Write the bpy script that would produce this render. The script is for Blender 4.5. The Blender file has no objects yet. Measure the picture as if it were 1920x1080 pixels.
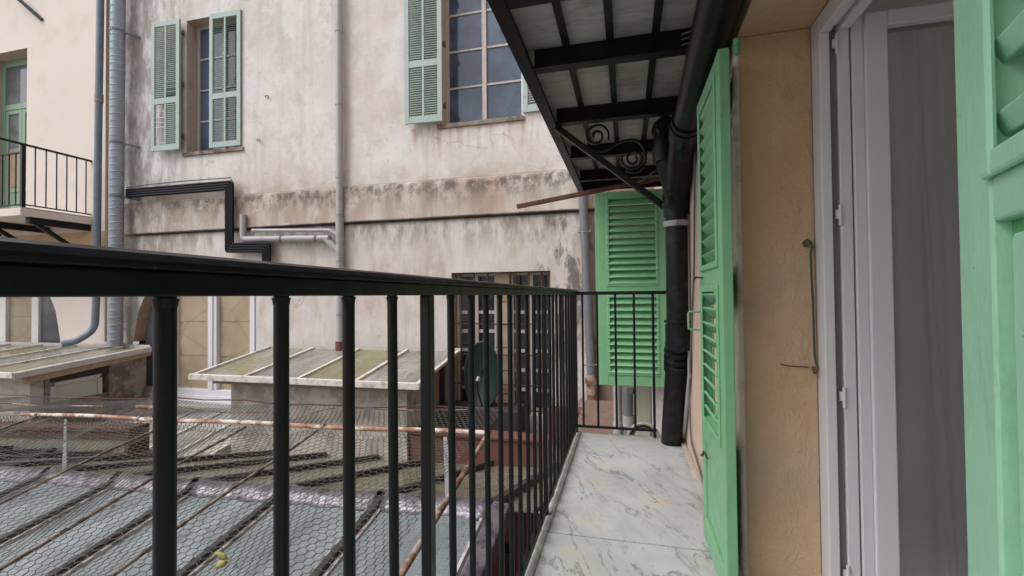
import bpy, math, random
from mathutils import Vector, Matrix
random.seed(7)
R = math.radians
S = bpy.context.scene
COL = S.collection

# ------------------------------------------------------------------ camera, sky, sun, exposure
EYE = 1.05
cd = bpy.data.cameras.new('camera'); cam = bpy.data.objects.new('camera', cd); COL.objects.link(cam)
cd.sensor_width = 36; cd.lens = 36 * 853 / 1920; cd.clip_start = .02; cd.clip_end = 500
yaw = math.atan(215 / 853); pit = R(.95); rol = R(.55)
fwd = Vector((-math.sin(yaw) * math.cos(pit), math.cos(yaw) * math.cos(pit), math.sin(pit)))
r0 = Vector((math.cos(yaw), math.sin(yaw), 0)); u0 = r0.cross(fwd)
rt = r0 * math.cos(rol) - u0 * math.sin(rol); up = u0 * math.cos(rol) + r0 * math.sin(rol)
M = Matrix((rt, up, -fwd)).transposed().to_4x4(); M.translation = (0, 0, EYE)
cam.matrix_world = M
S.camera = cam

SUN_EL, SUN_AZ = 52, 232          # azimuth clockwise from +Y
W = bpy.data.worlds.new('World'); S.world = W; W.use_nodes = True
wn = W.node_tree; wn.nodes.clear()
sky = wn.nodes.new('ShaderNodeTexSky'); sky.sky_type = 'NISHITA'; sky.sun_disc = False
sky.sun_elevation = R(SUN_EL); sky.sun_rotation = R(SUN_AZ); sky.dust_density = 4; sky.air_density = 1.0
hs = wn.nodes.new('ShaderNodeHueSaturation'); hs.inputs['Saturation'].default_value = .30
bg = wn.nodes.new('ShaderNodeBackground'); bg.inputs['Strength'].default_value = .15
wo = wn.nodes.new('ShaderNodeOutputWorld')
wn.links.new(sky.outputs[0], hs.inputs['Color']); wn.links.new(hs.outputs[0], bg.inputs['Color']); wn.links.new(bg.outputs[0], wo.inputs['Surface'])
ld = bpy.data.lights.new('sun', 'SUN'); ld.energy = .9; ld.angle = R(35); ld.color = (1, .97, .93)
lo = bpy.data.objects.new('sun', ld); COL.objects.link(lo)
sd = Vector((math.sin(R(SUN_AZ)) * math.cos(R(SUN_EL)), math.cos(R(SUN_AZ)) * math.cos(R(SUN_EL)), math.sin(R(SUN_EL))))
lo.rotation_euler = sd.to_track_quat('Z', 'Y').to_euler(); lo.location = sd * 30
S.view_settings.view_transform = 'Standard'; S.view_settings.look = 'None'
S.view_settings.gamma = 1; S.view_settings.use_curve_mapping = False
S.view_settings.exposure = .45
S.cycles.max_bounces = 8; S.cycles.diffuse_bounces = 5; S.cycles.transparent_max_bounces = 8

# ------------------------------------------------------------------ materials
class NT:
    def __init__(s, name):
        s.m = bpy.data.materials.new(name); s.m.use_nodes = True; s.t = s.m.node_tree; s.t.nodes.clear()
        s.out = s.t.nodes.new('ShaderNodeOutputMaterial'); s.b = s.t.nodes.new('ShaderNodeBsdfPrincipled')
        s.t.links.new(s.b.outputs[0], s.out.inputs[0])
        s.pos = s.t.nodes.new('ShaderNodeNewGeometry').outputs['Position']
    def lk(s, v, i):
        if isinstance(v, bpy.types.NodeSocket): s.t.links.new(v, i)
        elif isinstance(v, (tuple, list)): i.default_value = tuple(v) + ((1,) if len(v) == 3 and len(i.default_value) == 4 else ())
        else: i.default_value = v
    def math(s, op, a, b=0, c=0, clamp=False):
        n = s.t.nodes.new('ShaderNodeMath'); n.operation = op; n.use_clamp = clamp
        s.lk(a, n.inputs[0]); s.lk(b, n.inputs[1]); s.lk(c, n.inputs[2]); return n.outputs[0]
    def vmul(s, v, k):
        n = s.t.nodes.new('ShaderNodeVectorMath'); n.operation = 'MULTIPLY'; s.lk(v, n.inputs[0]); n.inputs[1].default_value = k; return n.outputs[0]
    def noise(s, scale, detail=5, rough=.55, vec=None, k=None, dist=0, off=0):
        v = vec or s.pos
        if k: v = s.vmul(v, k)
        if off:
            a = s.t.nodes.new('ShaderNodeVectorMath'); a.operation = 'ADD'; s.lk(v, a.inputs[0]); a.inputs[1].default_value = (off, off * .7, off * 1.3); v = a.outputs[0]
        n = s.t.nodes.new('ShaderNodeTexNoise'); s.lk(v, n.inputs['Vector']); n.inputs['Scale'].default_value = scale
        n.inputs['Detail'].default_value = detail; n.inputs['Roughness'].default_value = rough; n.inputs['Distortion'].default_value = dist
        return n.outputs[0]
    def step(s, v, a, b, o0=0., o1=1.):
        n = s.t.nodes.new('ShaderNodeMapRange'); n.interpolation_type = 'SMOOTHSTEP'; s.lk(v, n.inputs[0])
        for i, x in enumerate((a, b, o0, o1)): n.inputs[i + 1].default_value = x
        return n.outputs[0]
    def mix(s, f, a, b, mode='MIX'):
        n = s.t.nodes.new('ShaderNodeMix'); n.data_type = 'RGBA'; n.blend_type = mode
        s.lk(f, n.inputs[0]); s.lk(a, n.inputs[6]); s.lk(b, n.inputs[7]); return n.outputs[2]
    def xyz(s):
        n = s.t.nodes.new('ShaderNodeSeparateXYZ'); s.lk(s.pos, n.inputs[0]); return n.outputs
    def bump(s, h, strength=.3, dist=.01):
        n = s.t.nodes.new('ShaderNodeBump'); s.lk(h, n.inputs['Height']); n.inputs['Strength'].default_value = strength; n.inputs['Distance'].default_value = dist
        s.t.links.new(n.outputs[0], s.b.inputs['Normal'])
    def fin(s, col, rough=.6, metal=0., spec=None):
        s.lk(col, s.b.inputs['Base Color']); s.lk(rough, s.b.inputs['Roughness']); s.lk(metal, s.b.inputs['Metallic'])
        if spec is not None: s.b.inputs['Specular IOR Level'].default_value = spec
        return s.m

def sc(c, k): return tuple(min(1, x * k) for x in c)
def simple(name, col, rough=.6, metal=0, var=.15, vs=4, dirt=None, da=.5, ds=9, dth=(.5, .7), bump=.15, bs=50, bd=.004, spec=None, k=None):
    n = NT(name)
    c = n.mix(n.noise(vs, 6, .6), sc(col, 1 - var), sc(col, 1 + var))
    if dirt:
        f = n.math('MULTIPLY', n.step(n.noise(ds, 8, .68, k=k, off=3), *dth), da)
        c = n.mix(f, c, dirt)
    if bump: n.bump(n.noise(bs, 5, .6, k=k), bump, bd)
    return n.fin(c, rough, metal, spec)

def facade_plaster():
    n = NT('stained_plaster'); X, Y, Z = n.xyz()
    big = n.noise(.8, 7, .62)
    c = n.mix(n.step(big, .38, .62), (.645, .58, .55), (.69, .67, .66))
    c = n.mix(n.math('MULTIPLY', n.step(n.noise(2.2, 9, .7, off=5), .46, .64), .42), c, (.50, .425, .38))
    c = n.mix(n.math('MULTIPLY', n.step(n.noise(2.9, 9, .72, off=9), .50, .62), .65), c, (.72, .70, .685))
    c = n.mix(n.math('MULTIPLY', n.step(n.noise(9, 9, .75, off=2), .55, .70), .55), c, (.33, .28, .25))
    st = n.noise(1.5, 7, .6, k=(2.6, 1, .22), off=4)
    c = n.mix(n.math('MULTIPLY', n.step(st, .47, .68), .45), c, (.47, .42, .385))
    # lower storey greyer and dirtier
    low = n.step(Z, 2.30, 2.26)
    c = n.mix(n.math('MULTIPLY', low, .34), c, (.50, .46, .43))
    lowst = n.math('MULTIPLY', low, n.math('MULTIPLY', n.step(n.noise(2.2, 8, .65, k=(1.7, 1, .5), off=8), .47, .68), .5))
    c = n.mix(lowst, c, (.36, .27, .21))
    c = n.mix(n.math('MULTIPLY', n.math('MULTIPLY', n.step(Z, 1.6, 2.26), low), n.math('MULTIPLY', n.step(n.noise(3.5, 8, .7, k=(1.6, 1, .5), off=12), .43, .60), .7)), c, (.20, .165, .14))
    # band
    band = n.math('MULTIPLY', n.step(Z, 2.27, 2.30), n.step(Z, 2.90, 2.84))
    c = n.mix(n.math('MULTIPLY', band, n.step(n.noise(1.3, 7, .62, k=(1.6, 1, .4), off=21), .36, .60, .35, .9)), c, (.37, .29, .23))
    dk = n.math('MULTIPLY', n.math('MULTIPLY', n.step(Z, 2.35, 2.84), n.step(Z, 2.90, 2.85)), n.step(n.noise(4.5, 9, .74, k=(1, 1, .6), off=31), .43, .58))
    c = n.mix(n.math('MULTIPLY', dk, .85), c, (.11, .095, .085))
    c = n.mix(n.math('MULTIPLY', band, n.math('MULTIPLY', n.step(n.noise(3.2, 8, .7, off=41), .56, .66), .55)), c, (.64, .61, .58))
    overhang_shade = n.math('MULTIPLY', n.step(Z, 2.18, 2.265), n.step(Z, 2.300, 2.285))  # overhang shadow below the band darkened into the plaster colour
    c = n.mix(n.math('MULTIPLY', overhang_shade, n.step(n.noise(3, 6, .6, off=45), .3, .6, .55, .95)), c, (.12, .095, .08))
    # brown staining just above the ledge
    ab = n.math('MULTIPLY', n.step(Z, 3.30, 2.86), n.step(Z, 2.80, 2.86))
    c = n.mix(n.math('MULTIPLY', ab, n.step(n.noise(1.6, 7, .6, off=51), .40, .62, .1, .85)), c, (.43, .345, .285))
    # damp by the duct (left) and by the grey pipe (right), near building's shade right of the pipe
    lf = n.math('MULTIPLY', n.step(X, -7.3, -8.7), n.step(n.noise(2.6, 9, .72, k=(1.6, 1, .6), off=61), .40, .57))
    c = n.mix(n.math('MULTIPLY', lf, .62), c, (.21, .175, .155))
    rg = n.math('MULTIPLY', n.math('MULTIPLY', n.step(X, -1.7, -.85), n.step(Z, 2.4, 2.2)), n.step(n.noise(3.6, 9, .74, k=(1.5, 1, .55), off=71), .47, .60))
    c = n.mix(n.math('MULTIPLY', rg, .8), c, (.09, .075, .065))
    rr = n.math('MULTIPLY', n.step(X, -.62, -.42), .75)  # wall right of the grey pipe darkened for the near building's shade
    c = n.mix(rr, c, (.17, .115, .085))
    # rusty runs below the right window sill
    sl = n.math('MULTIPLY', n.math('MULTIPLY', n.step(Z, 3.05, 3.70), n.step(Z, 3.73, 3.71)), n.math('MULTIPLY', n.step(X, -3.5, -3.2), n.step(X, -.9, -1.2)))
    c = n.mix(n.math('MULTIPLY', sl, n.step(n.noise(3, 8, .65, k=(2.4, 1, .3), off=81), .42, .66, 0, .75)), c, (.40, .27, .20))
    # fine cracks
    v = n.t.nodes.new('ShaderNodeTexVoronoi'); v.feature = 'DISTANCE_TO_EDGE'; v.inputs['Scale'].default_value = .55
    wv = n.t.nodes.new('ShaderNodeVectorMath'); wv.operation = 'ADD'; n.lk(n.pos, wv.inputs[0])
    nn = n.t.nodes.new('ShaderNodeTexNoise'); n.lk(n.pos, nn.inputs['Vector']); nn.inputs['Scale'].default_value = 2.4; nn.inputs['Detail'].default_value = 8
    n.t.links.new(n.vmul(nn.outputs[1], (.9, .9, .9)), wv.inputs[1]); n.t.links.new(wv.outputs[0], v.inputs['Vector'])
    cr = n.math('MULTIPLY', n.step(v.outputs['Distance'], .007, .002), n.step(n.noise(.7, 3, .5, off=91), .54, .60))
    c = n.mix(n.math('MULTIPLY', cr, .4), c, (.20, .16, .14))
    n.bump(n.math('ADD', n.math('MULTIPLY', n.noise(38, 6, .65), .5), n.noise(5, 7, .6, off=1)), .35, .012)
    return n.fin(c, .92, 0, .2)

def marble():
    n = NT('marble')
    oi = n.t.nodes.new('ShaderNodeObjectInfo').outputs['Random']
    c = n.mix(n.step(n.noise(1.6, 6, .6), .35, .65), (.40, .415, .43), (.56, .57, .58))
    c = n.mix(n.math('MULTIPLY', oi, .35), c, (.62, .63, .635))
    c = n.mix(n.math('MULTIPLY', n.step(n.noise(3.3, 6, .6, off=7), .52, .70), .6), c, (.56, .49, .37))
    mp = n.t.nodes.new('ShaderNodeMapping'); n.lk(n.pos, mp.inputs[0]); mp.vector_type = 'TEXTURE'; mp.inputs['Rotation'].default_value = (0, 0, R(-64)); mp.inputs['Scale'].default_value = (1.7, .42, 1)
    def vein(sc_, th, off, cut, amt, col, c):
        w = n.math('ABSOLUTE', n.math('SUBTRACT', n.noise(sc_, 9, .60, vec=mp.outputs[0], dist=.5, off=off), .5))
        return n.mix(n.math('MULTIPLY', n.step(w, th, th * .1), n.step(n.noise(1.9, 5, .55, off=off + 10), cut, cut + .16, .0, amt)), c, col)
    c = vein(1.5, .05, 3, .44, .34, (.33, .345, .35), c)
    c = vein(1.6, .012, 5, .40, .75, (.15, .165, .165), c)
    c = vein(3.6, .010, 23, .42, .45, (.22, .235, .235), c)
    c = vein(8.0, .010, 43, .46, .25, (.27, .285, .29), c)
    c = n.mix(n.math('MULTIPLY', n.step(n.noise(55, 3, .5, off=33), .70, .74), .8), c, (.10, .10, .09))
    c = n.mix(n.math('MULTIPLY', n.step(n.noise(1.2, 8, .7, off=43), .45, .75), .3), c, (.36, .36, .33))
    X, Y, Z = n.xyz()
    edge = n.math('MAXIMUM', n.math('MAXIMUM', n.step(X, -.27, -.35), n.step(X, .30, .378)), n.step(Y, 3.3, 3.52))
    c = n.mix(n.math('MULTIPLY', edge, n.step(n.noise(9, 7, .65, off=53), .35, .6, .1, .6)), c, (.23, .22, .19))
    n.bump(n.noise(14, 7, .6), .12, .004)
    return n.fin(c, n.step(n.noise(5, 5, .6, off=3), .3, .7, .38, .62), 0, .4)

def soffit_stone():
    n = NT('soffit_stone')
    c = n.mix(n.step(n.noise(2.4, 7, .62, k=(.5, 2.2, 1)), .35, .65), (.40, .395, .375), (.52, .515, .495))
    w = n.noise(2.0, 8, .6, k=(.35, 1.8, 1), dist=.8, off=3)
    c = n.mix(n.math('MULTIPLY', n.step(n.math('ABSOLUTE', n.math('SUBTRACT', w, .5)), .016, .002), .4), c, (.20, .185, .15))
    c = n.mix(n.math('MULTIPLY', n.step(n.noise(3.1, 6, .6, off=11), .53, .68), .45), c, (.22, .16, .10))
    n.bump(n.noise(30, 6, .6), .2, .004)
    return n.fin(c, .85)

def rust(name, a, b, white=0.):
    n = NT(name)
    c = n.mix(n.step(n.noise(14, 8, .7), .38, .62), a, b)
    c = n.mix(n.math('MULTIPLY', n.step(n.noise(26, 7, .65, off=3), .55, .66), .7), c, (.045, .022, .015))
    if white: c = n.mix(n.math('MULTIPLY', n.step(n.noise(7, 9, .75, off=9, k=(.7, 1, 1)), .47, .56), white), c, (.66, .62, .56))
    n.bump(n.noise(70, 6, .65), .5, .004)
    return n.fin(c, .88)

def green_paint(name, col):
    n = NT(name)
    c = n.mix(n.noise(5, 6, .6), sc(col, .86), sc(col, 1.12))
    c = n.mix(n.math('MULTIPLY', n.step(n.noise(2.2, 8, .7, off=5), .52, .72), .28), c, sc(col, 1.32))
    c = n.mix(n.math('MULTIPLY', n.step(n.noise(30, 8, .75, off=9), .65, .70), .8), c, (.07, .11, .07))
    c = n.mix(n.math('MULTIPLY', n.step(n.noise(7, 9, .75, off=15, k=(1, 1, .5)), .54, .68), .38), c, sc(col, .55))
    n.bump(n.math('ADD', n.math('MULTIPLY', n.noise(90, 5, .6, k=(1, 1, .25)), .5), n.noise(14, 6, .6)), .5, .004)
    return n.fin(c, n.step(n.noise(9, 5, .6, off=2), .3, .7, .34, .55), 0, .4)

def black_paint(name='black_paint', col=(.0065, .007, .009)):
    n = NT(name)
    c = n.mix(n.noise(9, 6, .6), sc(col, .7), sc(col, 1.5))
    c = n.mix(n.math('MULTIPLY', n.step(n.noise(60, 6, .7, off=5), .66, .71), .6), c, (.10, .08, .06))
    n.bump(n.math('ADD', n.noise(60, 5, .6), n.noise(17, 3, .5, k=(1, 1, .5), off=6)), .22, .003)
    return n.fin(c, n.step(n.noise(20, 5, .6, off=3), .3, .7, .30, .46), 0, .25)

def roof_glass(name, col, moss=0., grid=False):
    n = NT(name)
    oi = n.t.nodes.new('ShaderNodeObjectInfo').outputs['Random']
    c = n.mix(n.step(n.noise(1.8, 7, .62), .35, .65), sc(col, .72), sc(col, 1.12))
    c = n.mix(n.math('MULTIPLY', oi, .5), c, sc(col, .5))
    c = n.mix(n.math('MULTIPLY', n.step(n.noise(3.5, 9, .72, k=(2.4, .5, 1), off=7), .44, .62), .6), c, sc(col, .42))
    if moss: c = n.mix(n.math('MULTIPLY', n.step(n.noise(2.4, 9, .72, off=17, k=(1.6, .6, 1)), .38, .60), moss), c, (.23, .205, .105))
    c = n.mix(n.math('MULTIPLY', n.step(n.noise(17, 8, .75, off=27), .56, .66), .6), c, (.08, .075, .065))
    if grid:
        X, Y, Z = n.xyz()
        def ln(v): return n.step(n.math('ABSOLUTE', n.math('SUBTRACT', n.math('FRACT', n.math('MULTIPLY', v, 40)), .5)), .40, .46)
        c = n.mix(n.math('MULTIPLY', n.math('MAXIMUM', ln(X), ln(Y)), .42), c, (.08, .09, .09))
    n.bump(n.noise(30, 6, .6), .15, .004)
    return n.fin(c, n.step(n.noise(4, 7, .65, off=3), .3, .7, .16, .42), 0, .5)

def window_glass(name, col):
    n = NT(name)
    oi = n.t.nodes.new('ShaderNodeObjectInfo').outputs['Random']
    c = n.mix(n.step(n.noise(1.1, 5, .6), .38, .62), sc(col, .6), sc(col, 1.35))  # sky reflection imitated by mottling the pane colour
    c = n.mix(n.math('MULTIPLY', oi, .5), c, sc(col, .6))
    c = n.mix(n.math('MULTIPLY', n.step(n.noise(6, 8, .7, off=5), .58, .72), .35), c, (.15, .15, .16))
    n.bump(n.noise(2.5, 2, .5), .03, .02)
    return n.fin(c, .07, 0, .6)

def kraft():
    n = NT('kraft_paper')
    c = n.mix(n.step(n.noise(1.1, 6, .6), .35, .65), (.32, .245, .17), (.41, .32, .225))
    v = n.t.nodes.new('ShaderNodeTexVoronoi'); v.feature = 'DISTANCE_TO_EDGE'; v.inputs['Scale'].default_value = .9; n.lk(n.vmul(n.pos, (1, 1, 1.7)), v.inputs['Vector'])
    c = n.mix(n.math('MULTIPLY', n.step(v.outputs['Distance'], .02, .0), .5), c, (.22, .165, .11))
    n.bump(n.noise(2.2, 4, .6), .25, .03)
    return n.fin(c, .6)

MT = {}
MT['plaster'] = facade_plaster()
MT['cream'] = simple('cream_render', (.74, .655, .60), .9, var=.05, vs=.7, dirt=(.55, .44, .36), da=.35, ds=1.6, dth=(.48, .75), bump=.2, bs=45)
MT['ochre_low'] = simple('ochre_render', (.62, .42, .26), .9, var=.1, vs=1.2, dirt=(.40, .28, .2), da=.5, ds=3)
MT['reveal_beige'] = simple('beige_reveal', (.50, .40, .33), .9, var=.15, vs=3, dirt=(.25, .19, .15), da=.5, ds=5)
MT['arch_brown'] = simple('brown_stone', (.33, .23, .16), .9, var=.2, vs=5, dirt=(.14, .10, .08), ds=8)
MT['dark_stone'] = simple('weathered_stone', (.28, .235, .20), .92, var=.3, vs=4, dirt=(.09, .07, .06), da=.8, ds=5, dth=(.42, .6), bump=.6, bs=16, bd=.02)
MT['box_render'] = simple('grey_render', (.48, .43, .39), .92, var=.15, vs=2, dirt=(.20, .165, .14), da=.7, ds=3, dth=(.44, .64), bump=.3, bs=40)
MT['ochre'] = None
def ochre():
    n = NT('ochre_plaster')
    c = n.mix(n.step(n.noise(2.0, 6, .6), .35, .65), (.57, .37, .225), (.64, .45, .30))
    c = n.mix(n.math('MULTIPLY', n.step(n.noise(5, 8, .7, off=4), .52, .68), .3), c, (.34, .23, .15))
    c = n.mix(n.math('MULTIPLY', n.step(n.noise(1.6, 6, .6, off=14), .44, .64), .6), c, (.47, .375, .29))
    n.bump(n.math('ADD', n.math('ADD', n.noise(11, 6, .6, k=(1, 1, .55), dist=.6), n.math('MULTIPLY', n.noise(38, 5, .6, k=(1, 1, .5), off=2), .45)), n.math('MULTIPLY', n.noise(110, 4, .6), .30)), 1.0, .013)
    return n.fin(c, .9, 0, .2)
MT['ochre'] = ochre()
MT['near_wall'] = simple('pinkish_render', (.56, .42, .34), .9, var=.12, vs=2, dirt=(.42, .30, .23), da=.5, ds=4, bump=.45, bs=36, bd=.008)
MT['lit_edge'] = simple('lit_plaster_edge', (.66, .58, .50), .9, var=.12, vs=9, dirt=(.42, .30, .2), da=.7, ds=14, bump=.4)
MT['marble'] = marble(); MT['soffit'] = soffit_stone()
MT['black'] = black_paint(); MT['steel'] = black_paint('black_steel', (.010, .010, .010))
MT['pvc_black'] = simple('black_plastic', (.005, .006, .009), .40, spec=.25, var=.25, vs=6, dirt=(.06, .06, .06), da=.35, ds=12, bump=.08, bs=20)
MT['green'] = green_paint('green_paint', (.195, .44, .24)); MT['lit'] = green_paint('lit_green_paint', (.32, .60, .42))  # second is the same shutter paint, lightened for the better lit near leaf
MT['green_edge'] = green_paint('green_edge_paint', (.11, .36, .15))
MT['sage'] = simple('sage_paint', (.37, .46, .44), .6, var=.12, vs=4, dirt=(.14, .17, .14), da=.5, ds=14, dth=(.56, .7))
MT['sage_slat'] = simple('sage_slat_paint', (.25, .315, .27), .65, var=.2, vs=6, dirt=(.12, .13, .11), da=.6, ds=14, dth=(.52, .7))
MT['door_green'] = simple('door_green_paint', (.25, .37, .265), .5, var=.1)
MT['old_white'] = simple('weathered_white_wood', (.49, .46, .44), .7, var=.12, vs=6, dirt=(.25, .2, .17), da=.6, ds=14)
MT['old_white2'] = simple('dirty_white_paint', (.62, .59, .56), .6, var=.12, vs=7, dirt=(.28, .24, .20), da=.75, ds=9, dth=(.48, .66))
MT['white'] = simple('white_paint', (.72, .71, .72), .45, var=.05, dirt=(.45, .42, .40), da=.35, ds=8)
MT['pvc_white'] = simple('white_plastic', (.66, .66, .70), .35, var=.04, bump=.04)
MT['pvc_grey'] = simple('grey_plastic_gasket', (.20, .20, .20), .5)
MT['zinc_blue'] = simple('painted_zinc', (.17, .21, .265), .5, .1, var=.2, vs=3, dirt=(.30, .33, .37), da=.4, ds=6)
MT['duct'] = simple('galvanised_duct', (.29, .325, .37), .45, .25, var=.2, vs=3, dirt=(.44, .47, .51), da=.5, ds=5)
MT['duct_seam'] = simple('duct_seam', (.40, .44, .48), .5, .2, var=.2)
MT['pipe_grey'] = simple('grey_pipe_plastic', (.36, .355, .365), .5, var=.1, dirt=(.22, .2, .18), da=.4, ds=5)
MT['pipe_dark'] = simple('grey_pipe_dark', (.15, .165, .195), .5, var=.12, dirt=(.12, .11, .10), da=.5, ds=5)
MT['clamp'] = simple('galvanised_clamp', (.30, .30, .31), .4, .6)
MT['win_glass'] = window_glass('window_glass', (.085, .115, .175))
MT['arch_glass'] = window_glass('slate_glass', (.135, .15, .175))
MT['door_glass'] = window_glass('door_glass', (.20, .215, .24))
MT['dark_glass'] = window_glass('dark_glass', (.035, .04, .05))
MT['kraft'] = kraft()
MT['roof_glass'] = roof_glass('wired_roof_glass', (.345, .395, .42), 0, True)
MT['roof_glass_old'] = roof_glass('mossy_roof_glass', (.24, .245, .225), .7)
MT['lean_glass2'] = roof_glass('grey_lean_to_glass', (.30, .30, .28), .25); MT['lean_glass3'] = roof_glass('yellow_mossy_glass', (.27, .25, .15), .9)
MT['lean_glass_pale'] = roof_glass('pale_lean_to_glass', (.50, .49, .47), .25)
MT['lean_glass'] = roof_glass('mossy_lean_to_glass', (.33, .32, .27), .75)
MT['lead'] = simple('lead_flashing', (.20, .185, .21), .34, .45, var=.45, vs=10, dirt=(.05, .045, .05), da=.75, ds=11, dth=(.46, .62), bump=.55, bs=6, bd=.04)
MT['bar_dark'] = simple('dark_glazing_bar', (.04, .037, .037), .7, var=.4, vs=9, dirt=(.12, .10, .085), da=.6, ds=12)
MT['bar_putty'] = simple('old_putty', (.55, .53, .50), .8, var=.2, vs=9, dirt=(.14, .12, .10), da=.7, ds=9, dth=(.45, .6))
MT['rust'] = rust('rust', (.12, .05, .03), (.22, .105, .06), .35)
MT['rust_brown'] = rust('rust_brown', (.07, .03, .02), (.14, .06, .035))
MT['rust_white'] = rust('flaking_rust', (.26, .12, .07), (.42, .25, .17), .9)
MT['rust_dark'] = rust('dark_rust', (.06, .03, .022), (.115, .05, .035))
MT['rod_rust'] = simple('rusty_rod', (.11, .075, .055), .9, var=.3, vs=6, dirt=(.30, .25, .21), da=.8, ds=12, dth=(.46, .58), bump=.4)
MT['wire'] = simple('galvanised_wire', (.115, .11, .105), .6, .2, var=.3, vs=2, bump=0)
MT['terracotta'] = simple('red_paint_wall', (.145, .055, .042), .85, var=.2, vs=3, dirt=(.12, .06, .05), da=.5, ds=5)
MT['ledge_brown'] = simple('brown_ledge', (.19, .125, .10), .9, var=.3, vs=6, dirt=(.06, .05, .045), da=.7, ds=9)
MT['iron_green'] = simple('iron_green', (.035, .075, .045), .6, var=.4, vs=30, dirt=(.16, .10, .06), da=.6, ds=20)
MT['tin_strip'] = simple('zinc_strip', (.45, .45, .46), .45, .3, var=.2, vs=14)
MT['dark_void'] = simple('dark_timber_shadow', (.035, .03, .028), .9, var=.3)
MT['panel_green'] = simple('grey_green_panel', (.40, .42, .34), .6, var=.06)
MT['wood_tan'] = simple('tan_wood', (.38, .28, .19), .8, var=.2, vs=5, dirt=(.16, .11, .08), ds=8)
MT['dish'] = simple('dark_green_plastic', (.004, .018, .014), .45, var=.2)
MT['ground'] = simple('courtyard_concrete', (.25, .235, .215), .95, var=.25, vs=2)
MT['room'] = simple('room_paint', (.78, .76, .74), .9, var=.03, bump=0)
MT['curtain'] = simple('sheer_curtain', (.86, .85, .87), .95, var=.05, vs=3, bump=.2, bs=200, bd=.001, k=(1, 1, .05))
MT['litter'] = simple('dead_leaf', (.11, .085, .055), .9, var=.5, vs=30)
MT['leaf'] = simple('yellow_leaf', (.36, .34, .10), .7, var=.3, vs=30, dirt=(.20, .15, .05), da=.7, ds=40)
MT['cable'] = simple('black_cable_wrap', (.006, .007, .011), .65, spec=.2, var=.3, vs=9, bump=.3, bs=60)
MT['cable_thin'] = simple('cable', (.12, .11, .11), .6)
def clear_glass():
    n = NT('clear_glass'); t = n.t
    tr = t.nodes.new('ShaderNodeBsdfTransparent'); tr.inputs[0].default_value = (.94, .95, .95, 1)
    gl = t.nodes.new('ShaderNodeBsdfGlossy'); gl.inputs['Roughness'].default_value = .03
    fr = t.nodes.new('ShaderNodeFresnel'); fr.inputs[0].default_value = 1.5
    mx = t.nodes.new('ShaderNodeMixShader'); t.links.new(fr.outputs[0], mx.inputs[0]); t.links.new(tr.outputs[0], mx.inputs[1]); t.links.new(gl.outputs[0], mx.inputs[2])
    t.links.new(mx.outputs[0], n.out.inputs[0]); return n.m
MT['clear'] = clear_glass()

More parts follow.
